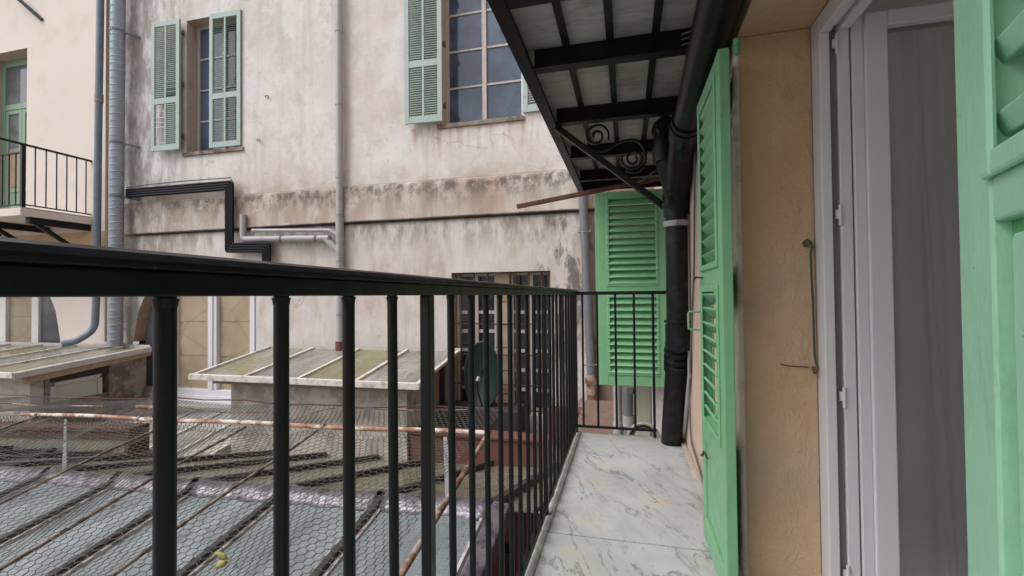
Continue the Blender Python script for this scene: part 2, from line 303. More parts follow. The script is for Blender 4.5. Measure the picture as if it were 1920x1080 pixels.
# ------------------------------------------------------------------ mesh helpers
class MB:
    def __init__(s): s.v = []; s.f = []; s.sm = []
    def add(s, vs, fs, smooth=False):
        o = len(s.v); s.v += [tuple(v) for v in vs]; s.f += [tuple(i + o for i in f) for f in fs]; s.sm += [smooth] * len(fs); return s
    def quad(s, a, b, c, d): return s.add((a, b, c, d), ((0, 1, 2, 3),))
    def box(s, x0, x1, y0, y1, z0, z1, mat=None):
        vs = [Vector((x, y, z)) for x in (x0, x1) for y in (y0, y1) for z in (z0, z1)]
        if mat: vs = [mat @ v for v in vs]
        return s.add(vs, ((0, 1, 3, 2), (4, 6, 7, 5), (0, 4, 5, 1), (2, 3, 7, 6), (0, 2, 6, 4), (1, 5, 7, 3)))
    def hexa(s, b, t):   # bottom 4, top 4 points, same order
        return s.add(list(b) + list(t), ((3, 2, 1, 0), (4, 5, 6, 7), (0, 1, 5, 4), (1, 2, 6, 5), (2, 3, 7, 6), (3, 0, 4, 7)))
    def bar(s, a, b, w, h, upv=(0, 0, 1)):
        a = Vector(a); b = Vector(b); d = (b - a).normalized(); sx = d.cross(Vector(upv)).normalized(); sz = sx.cross(d)
        q = [sx * (i * w / 2) + sz * (j * h / 2) for i, j in ((-1, -1), (1, -1), (1, 1), (-1, 1))]
        return s.hexa([a + x for x in q], [b + x for x in q])
    def tube(s, pts, r, n=10, smooth=True, caps=True, flat=1.):
        pts = [Vector(p) for p in pts]; rs = r if isinstance(r, (list, tuple)) else [r] * len(pts)
        t = [(pts[min(i + 1, len(pts) - 1)] - pts[max(i - 1, 0)]).normalized() for i in range(len(pts))]
        x = t[0].orthogonal().normalized(); rings = []
        for i, p in enumerate(pts):
            x = (x - t[i] * x.dot(t[i])).normalized(); y = t[i].cross(x)
            rings.append([p + x * (rs[i] * math.cos(a)) + y * (rs[i] * math.sin(a) * flat) for a in (2 * math.pi * k / n for k in range(n))])
        fs = [(i * n + k, i * n + (k + 1) % n, (i + 1) * n + (k + 1) % n, (i + 1) * n + k) for i in range(len(pts) - 1) for k in range(n)]
        s.add([v for rg in rings for v in rg], fs, smooth)
        if caps:
            s.add(rings[0], (tuple(range(n))[::-1],)); s.add(rings[-1], (tuple(range(n)),))
        return s
    def prism(s, prof, axis, a, b, smooth=False):   # prof: 2D loop in the plane normal to axis
        def mk(p, q): return {'x': (q, p[0], p[1]), 'y': (p[0], q, p[1]), 'z': (p[0], p[1], q)}[axis]
        n = len(prof)
        s.add([mk(p, a) for p in prof] + [mk(p, b) for p in prof], [(i, (i + 1) % n, n + (i + 1) % n, n + i) for i in range(n)], smooth)
        s.add([mk(p, a) for p in prof], (tuple(range(n))[::-1],)); s.add([mk(p, b) for p in prof], (tuple(range(n)),)); return s
    def surf(s, rows, wrap=False):
        n = len(rows[0]); m = n if wrap else n - 1
        return s.add([p for r in rows for p in r], [(i * n + j, (i + 1) * n + j, (i + 1) * n + (j + 1) % n, i * n + (j + 1) % n) for i in range(len(rows) - 1) for j in range(m)], True)
    def mesh(s, name):
        m = bpy.data.meshes.new(name); m.from_pydata(s.v, [], s.f); m.polygons.foreach_set('use_smooth', s.sm); return m
    def build(s, name, mat, parent=None, bevel=0, kind=None):
        m = s.mesh(name); m.materials.append(MT[mat] if isinstance(mat, str) else mat)
        return link(name, m, parent, bevel, kind)
def link(name, m, parent=None, bevel=0, kind=None):
    o = bpy.data.objects.new(name, m); COL.objects.link(o)
    if parent: o.parent = parent
    if bevel:
        b = o.modifiers.new('bevel', 'BEVEL'); b.width = bevel; b.segments = 2; b.limit_method = 'ANGLE'; b.angle_limit = R(40)
    if kind: o['kind'] = kind
    return o
def tag(o, label, cat, group=None):
    o['label'] = label; o['category'] = cat
    if group: o['group'] = group
    return o
def thing(name, label, cat, loc=(0, 0, 0), rz=0, group=None):
    o = bpy.data.objects.new(name, None); COL.objects.link(o); o.location = loc; o.rotation_euler = (0, 0, rz); o.empty_display_size = .1
    return tag(o, label, cat, group)
def box(name, mat, parent, x0, x1, y0, y1, z0, z1, bevel=0, kind=None): return MB().box(x0, x1, y0, y1, z0, z1).build(name, mat, parent, bevel, kind)
def fillet(pts, r, n=6):
    pts = [Vector(p) for p in pts]; out = [pts[0]]
    for i in range(1, len(pts) - 1):
        p = pts[i]; a = (pts[i - 1] - p); b = (pts[i + 1] - p); k = min(r, a.length * .49, b.length * .49)
        A = p + a.normalized() * k; B = p + b.normalized() * k
        for j in range(n + 1):
            t = j / n; out.append(A * (1 - t) ** 2 + p * 2 * t * (1 - t) + B * t * t)
    return out + [pts[-1]]
def smoothpts(pts, n=8):
    pts = [Vector(p) for p in pts]; P = [pts[0]] + pts + [pts[-1]]; out = []
    for i in range(1, len(P) - 2):
        for j in range(n):
            t = j / n
            out.append(.5 * ((2 * P[i]) + (P[i + 1] - P[i - 1]) * t + (2 * P[i - 1] - 5 * P[i] + 4 * P[i + 1] - P[i + 2]) * t * t + (3 * P[i] - P[i - 1] - 3 * P[i + 1] + P[i + 2]) * t ** 3))
    return out + [pts[-1]]

# wall in the plane y = Y, facing -y, with rectangular holes and reveals of a given depth
def facade(mb, x0, x1, z0, z1, Y, holes, depth=.25, rev=None):
    xs = sorted({x0, x1, *[h[0] for h in holes], *[h[1] for h in holes]}); zs = sorted({z0, z1, *[h[2] for h in holes], *[h[3] for h in holes]})
    for i in range(len(xs) - 1):
        for j in range(len(zs) - 1):
            cx = (xs[i] + xs[i + 1]) / 2; cz = (zs[j] + zs[j + 1]) / 2
            if any(h[0] < cx < h[1] and h[2] < cz < h[3] for h in holes): continue
            mb.quad((xs[i], Y, zs[j]), (xs[i + 1], Y, zs[j]), (xs[i + 1], Y, zs[j + 1]), (xs[i], Y, zs[j + 1]))
def reveal(mb, a, b, z0, z1, Y, d):
    mb.quad((a, Y, z0), (a, Y, z1), (a, Y + d, z1), (a, Y + d, z0)); mb.quad((b, Y, z1), (b, Y, z0), (b, Y + d, z0), (b, Y + d, z1))
    mb.quad((a, Y, z1), (b, Y, z1), (b, Y + d, z1), (a, Y + d, z1)); mb.quad((a, Y, z0), (a, Y + d, z0), (b, Y + d, z0), (b, Y, z0))
def arch_fill(mb, xc, zc, r, xa, xb, ztop, Y, n=24, d=0):
    zf = lambda x: zc + math.sqrt(max(0, r * r - (x - xc) ** 2))
    for i in range(n):
        p = xa + (xb - xa) * i / n; q = xa + (xb - xa) * (i + 1) / n
        if d: mb.quad((p, Y, zf(p)), (q, Y, zf(q)), (q, Y + d, zf(q)), (p, Y + d, zf(p)))
        else: mb.quad((p, Y, zf(p)), (q, Y, zf(q)), (q, Y, ztop), (p, Y, ztop))

D = 6.6
ZTOP = 9.0; ZG = -4.0
# ------------------------------------------------------------------ setting
g = MB().quad((-90, -90, ZG), (90, -90, ZG), (90, 90, ZG), (-90, 90, ZG)).build('ground', 'ground', kind='structure')

# ------------------------------------------------------------------ stained building across the courtyard
fb = thing('apartment_building', 'old pinkish stained plaster building facing the balcony with a cracked cornice band', 'building', (-4.8, D, ZG))
def loc(parent):   # children are written in world metres: undo the parent's translation
    return Matrix.Translation(-parent.location)
class PB(MB):      # builds world-space geometry under a translated parent
    def build(s, name, mat, parent=None, bevel=0, kind=None):
        if parent:
            q = parent; off = Vector()
            while q: off += q.location; q = q.parent
            s.v = [(v[0] - off.x, v[1] - off.y, v[2] - off.z) for v in s.v]
        return MB.build(s, name, mat, parent, bevel, kind)
def pbox(name, mat, parent, x0, x1, y0, y1, z0, z1, bevel=0, kind=None): return PB().box(x0, x1, y0, y1, z0, z1).build(name, mat, parent, bevel, kind)

XL = -9.60            # where the cream house begins
wl = (-7.80, -6.56, 3.72, 6.17); wr = (-2.78, -1.49, 3.73, 6.20); lw = (-2.63, -1.08, -.72, 1.41); ar = (-9.06, -6.24, -.95, 1.80)
w = PB(); facade(w, XL, .62, ZG, ZTOP, D, [wl, wr, lw, ar])
arch_fill(w, -7.46, .19, 1.6, -9.059, -6.24, 1.80, D)
w.quad((XL, D, ZTOP), (.62, D, ZTOP), (.62, D + 6, ZTOP), (XL, D + 6, ZTOP))
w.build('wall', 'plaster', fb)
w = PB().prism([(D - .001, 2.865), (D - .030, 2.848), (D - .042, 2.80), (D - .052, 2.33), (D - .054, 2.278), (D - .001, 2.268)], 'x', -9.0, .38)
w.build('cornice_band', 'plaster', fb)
pbox('shadow_strip', 'dark_void', fb, -9.0, .38, D - .008, D - .001, 2.245, 2.265)  # dark strip painted in as the shadow line under the cornice band
for h, d in ((wl, .27), (wr, .27), (lw, .22)):
    w = PB(); reveal(w, *h, D, d); w.build('reveal', 'reveal_beige', fb)
w = PB(); arch_fill(w, -7.46, .19, 1.6, -9.059, -6.24, 1.8, D, d=.22)
w.quad((-9.06, D, -.95), (-9.06, D, .19), (-9.06, D + .22, .19), (-9.06, D + .22, -.95)); w.quad((-6.24, D, 1.22), (-6.24, D, -.95), (-6.24, D + .22, -.95), (-6.24, D + .22, 1.22))
w.quad((-9.06, D, -.95), (-9.06, D + .22, -.95), (-6.24, D + .22, -.95), (-6.24, D, -.95))
w.build('arch_reveal', 'arch_brown', fb)
pbox('window_sill', 'dark_stone', fb, -7.86, -6.52, D - .035, D + .2, 3.655, 3.722, .004)
pbox('window_sill', 'dark_stone', fb, -2.84, -1.45, D - .035, D + .2, 3.665, 3.732, .004)

def casement(parent, a, b, z0, z1, Y, rows, glass, frame_mat='old_white', ncol=2, ft=.05, mt=.03, mull=.07):
    f = PB(); dy = .05
    f.box(a, a + ft, Y, Y + dy, z0, z1).box(b - ft, b, Y, Y + dy, z0, z1).box(a + ft, b - ft, Y, Y + dy, z0, z0 + ft).box(a + ft, b - ft, Y, Y + dy, z1 - ft, z1)
    w = (b - a - 2 * ft - (ncol - 1) * mull) / ncol; cells = []
    for c in range(ncol):
        xa = a + ft + c * (w + mull)
        if c: f.box(xa - mull, xa, Y - .012, Y + dy - .004, z0 + ft, z1 - ft)
        hh = (z1 - z0 - 2 * ft - (rows - 1) * mt) / rows
        for r in range(rows):
            za = z0 + ft + r * (hh + mt)
            if r: f.box(xa, xa + w, Y + .006, Y + dy - .006, za - mt, za)
            cells.append((xa, xa + w, za, za + hh))
    fo = f.build('window', frame_mat, parent)
    for (xa, xb, za, zb) in cells:
        t = random.uniform(-.004, .004)
        PB().hexa([(xa, Y + .024 + t, za), (xb, Y + .024, za), (xb, Y + .03, za), (xa, Y + .03 + t, za)], [(xa, Y + .024, zb), (xb, Y + .024 + t, zb), (xb, Y + .03 + t, zb), (xa, Y + .03, zb)]).build('pane', glass, fo)
    return fo
casement(fb, -7.80, -6.56, 3.75, 6.17, D + .22, 4, 'win_glass')
casement(fb, -2.78, -1.49, 3.76, 6.20, D + .22, 4, 'win_glass')
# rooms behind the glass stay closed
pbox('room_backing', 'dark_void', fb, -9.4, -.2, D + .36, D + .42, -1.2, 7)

# arched window: white posts, kraft paper behind the panes, slate coloured side pane
aw = PB(); Y0 = D + .2
for x in (-8.33, -7.38, -6.45): aw.box(x - .10, x + .10, Y0 - .05, Y0 + .05, -.62, 1.75 if x > -8 and x < -7 else 1.30)
for x in (-8.33, -7.38, -6.45): aw.box(x - .028, x + .028, Y0 - .07, Y0 - .051, -.62, 1.2)
aw.box(-9.02, -6.25, Y0 - .06, Y0 + .05, -.72, -.621).box(-9.02, -6.25, Y0 - .12, Y0 + .05, -.80, -.722).box(-9.02, -6.25, Y0 - .17, Y0 + .05, -.88, -.802)
awo = aw.build('arched_window', 'pvc_white', fb, .006)
for (a, b) in ((-8.228, -7.482), (-7.278, -6.552)):
    for (z0, z1) in ((-.62, -.02), (-.015, .62), (.625, 1.6)):
        q = PB(); n = 10
        q.surf([[(a + (b - a) * u / n, Y0 + .02 + .006 * math.sin(u * .9 + v * .7 + a * 9 + z0 * 5) + .004 * math.sin(u * 1.9 - v * 1.3 + z0 * 3), z0 + (z1 - z0) * v / n) for v in range(n + 1)] for u in range(n + 1)])
        q.build('paper_sheet', 'kraft', awo)
pbox('pane', 'arch_glass', awo, -9.03, -8.432, Y0, Y0 + .01, -.62, 1.5)
pbox('spandrel', 'old_white', fb, -8.7, -6.3, Y0 + .06, Y0 + .1, -.9, 1.75)

# barred lower window: two glazed leaves, tan post, iron bars
lwo = casement(fb, -2.62, -1.96, -.70, 1.40, D + .2, 7, 'dark_glass', 'old_white', 2, .04, .05, .06)
lwo = casement(fb, -1.73, -1.09, -.70, 1.40, D + .2, 7, 'dark_glass', 'old_white', 2, .04, .05, .06)
pw = pbox('window_post', 'wood_tan', fb, -1.955, -1.735, D + .12, D + .26, -.72, 1.41, .005)
for z in (-.45, -.1, .25, .6, .95): pbox('joint', 'dark_void', pw, -1.957, -1.733, D + .117, D + .13, z, z + .012)
for x in (-2.50, -2.28, -2.06, -1.62, -1.42, -1.22):
    PB().tube([(x, D + .06, -.71), (x, D + .06, 1.405)], .014, 8).build('iron_bar', 'rust_dark', fb)
for z in (-.3, .15, .62, 1.1): PB().tube([(-2.62, D + .075, z), (-1.09, D + .075, z)], .010, 6).build('iron_rail', 'rust_dark', fb)
pbox('red_plinth', 'terracotta', fb, -1.1, .30, D - .30, D - .002, -.95, -.56, .01)
# small hooks left in the plaster
for (x, z) in ((-6.22, 3.80), (-6.05, 4.55)):
    PB().tube([(x, D, z), (x, D - .03, z), (x + .02, D - .035, z + .015), (x + .06, D - .03, z + .01), (x + .075, D - .03, z - .035)], .007, 6).build('wall_hook', 'rust_dark', fb)

# ------------------------------------------------------------------ cream house with its balcony
cb = thing('cream_house', 'smooth cream rendered house with a tall green balcony door at the far left', 'building', (-13, D - .06, ZG))
YC = D - .06
dh = (-13.10, -11.84, 2.70, 6.22); al = (-14.06, -10.85, -.95, 1.80)
w = PB(); facade(w, -22, XL, 2.36, ZTOP, YC, [dh]); w.quad((XL, YC, 2.36), (XL, D, 2.36), (XL, D, ZTOP), (XL, YC, ZTOP)); w.quad((-22, YC, ZTOP), (XL, YC, ZTOP), (XL, YC + 6, ZTOP), (-22, YC + 6, ZTOP)); w.build('wall', 'cream', cb)
w = PB(); facade(w, -22, XL, ZG, 1.9, YC, [al]); arch_fill(w, -12.45, .19, 1.6, -14.05, -10.851, 1.80, YC); w.quad((XL, YC, ZG), (XL, D, ZG), (XL, D, 1.9), (XL, YC, 1.9)); w.build('wall', 'cream', cb)
w = PB(); facade(w, -22, XL, 1.9, 2.36, YC - .012, []); w.quad((XL, YC - .012, 1.9), (XL, D, 1.9), (XL, D, 2.36), (XL, YC - .012, 2.36)); w.quad((-22, YC - .012, 2.36), (XL, YC - .012, 2.36), (XL, YC, 2.36), (-22, YC, 2.36)); w.build('ochre_band', 'ochre_low', cb)
w = PB(); reveal(w, *dh, YC, .3); w.build('reveal', 'reveal_beige', cb)
w = PB(); arch_fill(w, -12.45, .19, 1.6, -14.05, -10.851, 1.8, YC, d=.24); w.quad((-10.85, YC, .19), (-10.85, YC, -.95), (-10.85, YC + .24, -.95), (-10.85, YC + .24, .19)); w.build('arch_reveal', 'cream', cb)
aw = PB(); Y1 = YC + .24
for x in (-12.87, -11.9): aw.box(x - .10, x + .10, Y1 - .05, Y1 + .05, -.9, 1.72)
awo = aw.build('arched_window', 'white', cb, .006)
for (a, b) in ((-13.8, -12.972), (-12.768, -12.002)):
    for (z0, z1) in ((-.9, .1), (.105, .7), (.705, 1.6)): pbox('paper_sheet', 'kraft', awo, a, b, Y1 + .015, Y1 + .02, z0, z1)
pbox('pane', 'arch_glass', awo, -11.798, -10.84, Y1, Y1 + .01, -.9, 1.6)
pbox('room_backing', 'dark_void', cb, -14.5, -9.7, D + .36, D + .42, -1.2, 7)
# balcony door
dd = PB(); y = D + .20
dd.box(-13.10, -12.98, y, y + .07, 2.7, 6.22).box(-11.96, -11.84, y, y + .07, 2.7, 6.22).box(-12.98, -11.96, y, y + .07, 6.08, 6.22).box(-12.98, -11.96, y, y + .07, 5.14, 5.26)
do = dd.build('balcony_door', 'door_green', cb, .006)
for (a, b) in ((-12.975, -12.475), (-12.465, -11.965)):
    lf = PB().box(a, a + .09, y + .01, y + .05, 2.72, 5.135).box(b - .09, b, y + .01, y + .05, 2.72, 5.135).box(a + .09, b - .09, y + .01, y + .05, 5.05, 5.135).box(a + .09, b - .09, y + .01, y + .05, 3.36, 3.46).box(a + .09, b - .09, y + .01, y + .05, 2.72, 2.86)
    lf.box(a + .09, b - .09, y + .025, y + .045, 2.861, 3.359); lf.build('door_leaf', 'door_green', do, .004)
    pbox('pane', 'door_glass', do, a + .09, b - .09, y + .03, y + .036, 3.461, 4.35); pbox('pane', 'door_glass', do, a + .09, b - .09, y + .03, y + .036, 4.36, 5.049)
    pbox('half_curtain', 'wood_tan', do, a + .10, b - .10, y + .022, y + .026, 3.47, 4.30)
pbox('pane', 'door_glass', do, -12.979, -11.961, y + .03, y + .036, 5.262, 6.078)
PB().bar((-12.3, YC - .25, 7.55), (-11.40, YC - .001, 6.72), .06, .06).build('strut', 'steel', cb)

bal = thing('balcony', 'small cream balcony slab on black steel struts under the green door', 'balcony', (-11.6, YC, 2.6))
pbox('slab', 'cream', bal, -13.9, -10.02, 5.46, YC - .002, 2.50, 2.63, .012)
pbox('slab_top', 'box_render', bal, -13.88, -10.04, 5.48, YC - .004, 2.631, 2.655, .008)
for x in (-10.10, -11.2, -12.6): pbox('steel_beam', 'steel', bal, x - .05, x + .05, 5.60, YC - .003, 2.38, 2.499)
for x in (-10.10, -11.2, -12.6): PB().bar((x, 5.72, 2.40), (x, YC - .01, 1.86), .05, .07).build('strut', 'steel', bal)
brl = thing('balcony_railing', 'thin dark green metal railing on the cream balcony before the green door', 'railing', (-11.6, 5.6, 2.66))
PB().bar((-10.06, 5.05, 3.74), (-10.06, YC - .003, 3.74), .05, .03).build('handrail', 'steel', brl)
PB().bar((-10.06, 5.51, 2.70), (-10.06, YC - .003, 2.70), .03, .02).build('bottom_rail', 'steel', brl)
PB().bar((-13.9, 5.51, 3.60), (-10.085, 5.51, 3.60), .04, .025).build('handrail', 'steel', brl)
PB().bar((-13.9, 5.51, 2.70), (-10.085, 5.51, 2.70), .03, .02).build('bottom_rail', 'steel', brl)
pbox('corner_post', 'steel', brl, -10.085, -10.035, 5.485, 5.535, 2.656, 3.725)
bmesh_cache = None
def clone(o, parent, locn):
    c = bpy.data.objects.new(o.name.split('.')[0], o.data); COL.objects.link(c); c.parent = parent; c.location = locn; return c
mb_ = MB().tube([(0, 0, 0), (0, 0, 1.03)], .010, 6).mesh('baluster'); mb_.materials.append(MT['steel'])
for i in range(6): 
    c = link('baluster', mb_, brl); c.location = Vector((-10.06, 5.68 + i * .155, 2.70)) - brl.location
mb2 = MB().tube([(0, 0, 0), (0, 0, .89)], .010, 6).mesh('baluster'); mb2.materials.append(MT['steel'])
for i in range(22): c = link('baluster', mb2, brl); c.location = Vector((-10.23 - i * .165, 5.51, 2.70)) - brl.location

# ------------------------------------------------------------------ sage shutters on the facade
def leaf_frame(w, h, t, st, rails, mull=None, bev=.004):
    """rails: list of (z0,z1) cross rails; stiles at both sides"""
    f = MB().box(0, st, 0, t, 0, h).box(w - st, w, 0, t, 0, h)
    for (a, b) in rails: f.box(st, w - st, .002, t - .002, a, b)
    if mull:
        rr = sorted(rails)
        for i in range(len(rr) - 1): f.box(w / 2 - mull / 2, w / 2 + mull / 2, .004, t - .004, rr[i][1], rr[i + 1][0])
    return f
def slat_prism(x0, x1, z, depth, thick, tilt, y0):
    c, s = math.cos(tilt), math.sin(tilt)
    q = [(-depth / 2, -thick / 2), (depth / 2, -thick / 2), (depth / 2, thick / 2), (-depth / 2, thick / 2)]
    return [(y0 + a * c - b * s, z + a * s + b * c) for a, b in q]
def sage_shutter(label, locn, rz, w, h, broken=False, tilt=56):
    t = thing('shutter', label, 'shutter', locn, rz, 'sage shutters on the stained facade')
    rails = [(0, .10), (h * .36, h * .36 + .10), (h - .10, h)]
    leaf_frame(w, h, .04, .075, rails, .035).build('frame', 'sage', t, .004)
    sl = MB()
    for (a, b, zone) in ((.10, h * .36, 0), (h * .36 + .10, h - .10, 1)):
        n = int((b - a) / .036)
        for half in (0, 1):
            x0, x1 = ((.075, w / 2 - .0175), (w / 2 + .0175, w - .075))[half]
            for k in range(n):
                z = a + (k + .5) * (b - a) / n
                if broken and zone == 0 and half == 1:
                    continue
                tl = R(tilt)
                if broken and zone == 1 and half == 0 and k < 8 and k % 3 != 0: tl = R(random.uniform(5, 60))
                sl.prism(slat_prism(x0, x1, z, .048, .008, -tl, .02), 'x', x0, x1)
    sl.build('louvres', 'sage_slat', t, kind='stuff')
    if broken:
        x0, x1 = w / 2 + .0175, w - .075
        for k in range(7):
            z = .14 + k * .095 + random.uniform(-.02, .02)
            MB().bar((x0, .02, z), (x1, .026, z + random.uniform(-.05, .05)), .036, .008, (0, random.uniform(.2, 1), 1)).build('loose_slat', 'old_white', t)
    for z in (.25, h * .5, h - .25):
        MB().box(-.05, .03, -.012, -.0005, z - .03, z + .03).tube([(-.03, -.018, z - .05), (-.03, -.018, z + .05)], .014, 8).build('hinge', 'rust_dark', t)
    return t
# leaf local x runs away from its hinge; local -y faces the courtyard when rz = 180 deg
s = sage_shutter('sage louvred shutter with a broken lower panel, hung left of the left facade window', (-7.84, D - .075, 3.765), math.pi + R(2), .63, 2.40, True)
s = sage_shutter('sage louvred shutter shut over the right half of the left facade window', (-6.57, D + .002, 3.745), math.pi + R(1.5), .66, 2.43, False, 36)
s = sage_shutter('sage louvred shutter folded open left of the wide blue-paned window', (-2.72, D - .075, 3.75), math.pi + R(2.5), .62, 2.43)
s = sage_shutter('sage louvred shutter half hidden by the steel balcony, right of the blue-paned window', (-.84, D - .02, 3.77), math.pi - R(2), .62, 2.43)

# ------------------------------------------------------------------ pipes on the facade
def pipe(name, label, cat, pts, r, mat, couplings=(), clamps=(), n=16, group='drainpipes down the far facades'):
    p0 = Vector(pts[-1]); t = thing(name, label, cat, p0, 0, group)
    PB().tube(pts, r, n).build('tube', mat, t)
    for (a, b) in couplings: PB().tube([a, b], r * 1.13, n).build('coupling', mat, t)
    for (a, b) in clamps: PB().tube([a, b], r * 1.10, n).build('clamp', 'clamp', t)
    return t
cx, cy = -4.54, 6.515
dp = pipe('drainpipe', 'grey plastic drainpipe running down the middle of the stained facade', 'pipe', [(cx, cy, ZTOP), (cx, cy, .33)], .058, 'pipe_grey',
     [((cx, cy, z), (cx, cy, z + .13)) for z in (5.42, 3.0, 1.72)] + [((cx, cy, 1.95), (cx, cy, 2.35))], [((cx, cy, z), (cx, cy, z + .03)) for z in (4.2, 2.38, 1.62, .75, 6.6)])
PB().tube([(cx, cy, .332), (cx, cy, .18)], .075, 14).build('clay_socket', 'terracotta', dp)
PB().tube(fillet([(-6.44, 6.50, 2.50), (-6.44, 6.50, 2.07), (-4.72, 6.50, 2.02)], .07), .052, 12).tube([(-4.80, 6.50, 2.022), (-4.56, 6.512, 1.80)], .052, 12).build('branch', 'pipe_grey', dp)
PB().tube([(-6.25, 6.505, 2.215), (-4.70, 6.505, 2.15)], .032, 10).tube([(-4.72, 6.505, 2.152), (-4.56, 6.512, 2.06)], .032, 10).build('branch', 'pipe_grey', dp)
for x in (-5.66, -4.98): PB().tube([(x, 6.50, 2.05 - (x + 5.66) * .03), (x + .03, 6.50, 2.049 - (x + 5.66) * .03)], .060, 12).build('clamp', 'cable_thin', dp)

gx = lambda z: -.585 + (2.36 - z) * .035
gp = pipe('drainpipe', 'blue-grey drainpipe in the corner beside the green end shutter', 'pipe', [(gx(2.9), 6.50, 2.9), (gx(-.1), 6.50, -.1)], .060, 'pipe_dark',
     [((gx(1.95), 6.5, 1.95), (gx(2.02), 6.5, 2.02))], [((gx(z), 6.5, z), (gx(z + .03), 6.5, z + .03)) for z in (1.93, .05)])
for z in (1.945, .065): PB().tube([(gx(z) - .09, 6.49, z), (gx(z) + .09, 6.49, z)], .014, 8).build('bolt', 'clamp', gp)
PB().tube([(gx(-.1), 6.50, -.08), (gx(-.7), 6.50, -.72)], .075, 14).tube([(gx(-.5), 6.5, -.52), (gx(-.5), 6.5, -.60)], .095, 14).tube([(gx(-.1), 6.5, -.12), (gx(-.1), 6.5, -.2)], .09, 14).build('iron_base', 'rust', gp)

dx, dyy = -9.20, 6.40
du = thing('ventilation_duct', 'fat spiral-seamed galvanised duct climbing the joint between the two houses', 'duct', (dx, dyy, .2))
PB().tube([(dx - .02, dyy, .18), (dx + .02, dyy, ZTOP + .3)], .114, 28).build('tube', 'duct', du)
hp = []
for k in range(int(8.9 / .135 * 14)):
    a = k / 14 * 2 * math.pi; hp.append((dx + .116 * math.cos(a), dyy + .116 * math.sin(a), .2 + k / 14 * .135))
PB().tube(hp, .008, 5, caps=False).build('spiral_seam', 'duct_seam', du)
for z in (6.05, 3.95, 2.95, 1.2): PB().tube([(dx, dyy, z), (dx, dyy, z + .035)], .124, 24).bar((dx + .09, dyy, z + .01), (dx + .30, D - .01, z - .03), .03, .03).build('clamp', 'pipe_dark', du)

bp = pipe('drainpipe', 'dark blue-grey downpipe kicking out at its foot onto the left lean-to roof', 'pipe',
     fillet([(-9.60, 6.40, ZTOP + .2), (-9.67, 6.40, 4.0), (-9.69, 6.40, 1.2), (-9.70, 6.38, .47), (-9.86, 6.15, .27), (-9.95, 6.02, .25)], .25, 8), .060, 'zinc_blue',
     [((-9.655, 6.40, 4.84), (-9.655, 6.40, 4.94))], [])
PB().tube([(-9.655, 6.40, 4.79), (-9.655, 6.40, 4.835)], .069, 16).build('brass_ring', 'wood_tan', bp)
PB().tube([(-9.585, 6.50, ZTOP), (-9.585, 6.50, .25)], .028, 8).build('thin_conduit', 'wood_tan', bp)

# black wrapped refrigerant lines
cbn = thing('cable_bundle', 'bundle of black wrapped lines stepping down the stained facade', 'cable', (-6.7, 6.5, 2))
for k in range(4):
    o = .042 * (k - 1.5)
    pts = [(-9.05, 6.47, 3.03 + o), (-6.70 - o * -1.0, 6.47, 3.02 + o), (-6.70 + o, 6.47, 1.93 + o), (-5.93 + o, 6.47, 1.91 + o), (-5.93 + o, 6.47, 1.10)]
    PB().tube(fillet(pts, .04, 4), .027, 8).build('line', 'cable', cbn)
PB().tube([(-9.05, 6.46, 3.14), (-8.4, 6.46, 3.16), (-7.6, 6.46, 3.165), (-6.66, 6.46, 3.15), (-6.62, 6.46, 3.05)], .010, 6).build('thin_cable', 'cable_thin', cbn)

# ------------------------------------------------------------------ lean-to skylights against the facade
def lean_to(label, x0, x1, yf, zf, zb, n, name='lean_to_skylight', glass='lean_glass', gutter=True, yb=6.54):
    t = thing(name, label, 'skylight', ((x0 + x1) / 2, yf, zf), 0, 'lean-to skylights along the far facade')
    dz = (zb - zf) / (yb - yf); Zr = lambda y: zf + (y - yf) * dz
    w = (x1 - x0) / n
    for i in range(n):
        a, b = x0 + i * w + .02, x0 + (i + 1) * w - .02
        PB().hexa([(a, yf, zf - .012), (b, yf, zf - .012), (b, yb, zb - .012), (a, yb, zb - .012)], [(a, yf, zf), (b, yf, zf), (b, yb, zb), (a, yb, zb)]).build('glass_pane', (glass if 'pale' in glass else random.choice([glass, glass, 'lean_glass2', 'lean_glass3'])), t)
    for i in range(n + 1):
        x = x0 + i * w
        PB().bar((x, yf - .005, zf + .010), (x, yb, zb + .010), .050, .04).build('glazing_bar', 'old_white2', t, .004)
    if gutter:
        pbox('gutter', 'old_white2', t, x0 - .05, x1 + .05, yf - .06, yf - .008, zf - .055, zf + .03, .008)
    pbox('flashing', 'old_white', t, x0 - .03, x1 + .03, yb + .001, D - .062, zb + .0, zb + .06, .006)
    return t
m = lean_to('wide lean-to skylight with white glazing bars and mossy panes under the drainpipe', -5.93, -2.50, 5.15, -.035, .195, 4)
t = thing('lean_to_wall', 'grey rendered box carrying the wide white-edged skylight', 'wall', (-4.1, 5.4, -2.5))
pbox('front_wall', 'box_render', t, -5.52, -2.76, 5.36, 5.50, -2.5, -.16)
pbox('eaves', 'arch_brown', t, -5.72, -2.64, 5.24, 5.52, -.158, -.06, .01)
PB().hexa([(-2.90, 5.502, -2.5), (-2.76, 5.502, -2.5), (-2.76, 6.59, -2.5), (-2.90, 6.59, -2.5)], [(-2.90, 5.502, -.055), (-2.76, 5.502, -.055), (-2.76, 6.59, .12), (-2.90, 6.59, .12)]).build('side_wall', 'box_render', t)
PB().hexa([(-5.52, 5.502, -2.5), (-5.40, 5.502, -2.5), (-5.40, 6.59, -2.5), (-5.52, 6.59, -2.5)], [(-5.52, 5.502, -.055), (-5.40, 5.502, -.055), (-5.40, 6.59, .12), (-5.52, 6.59, .12)]).build('side_wall', 'box_render', t)
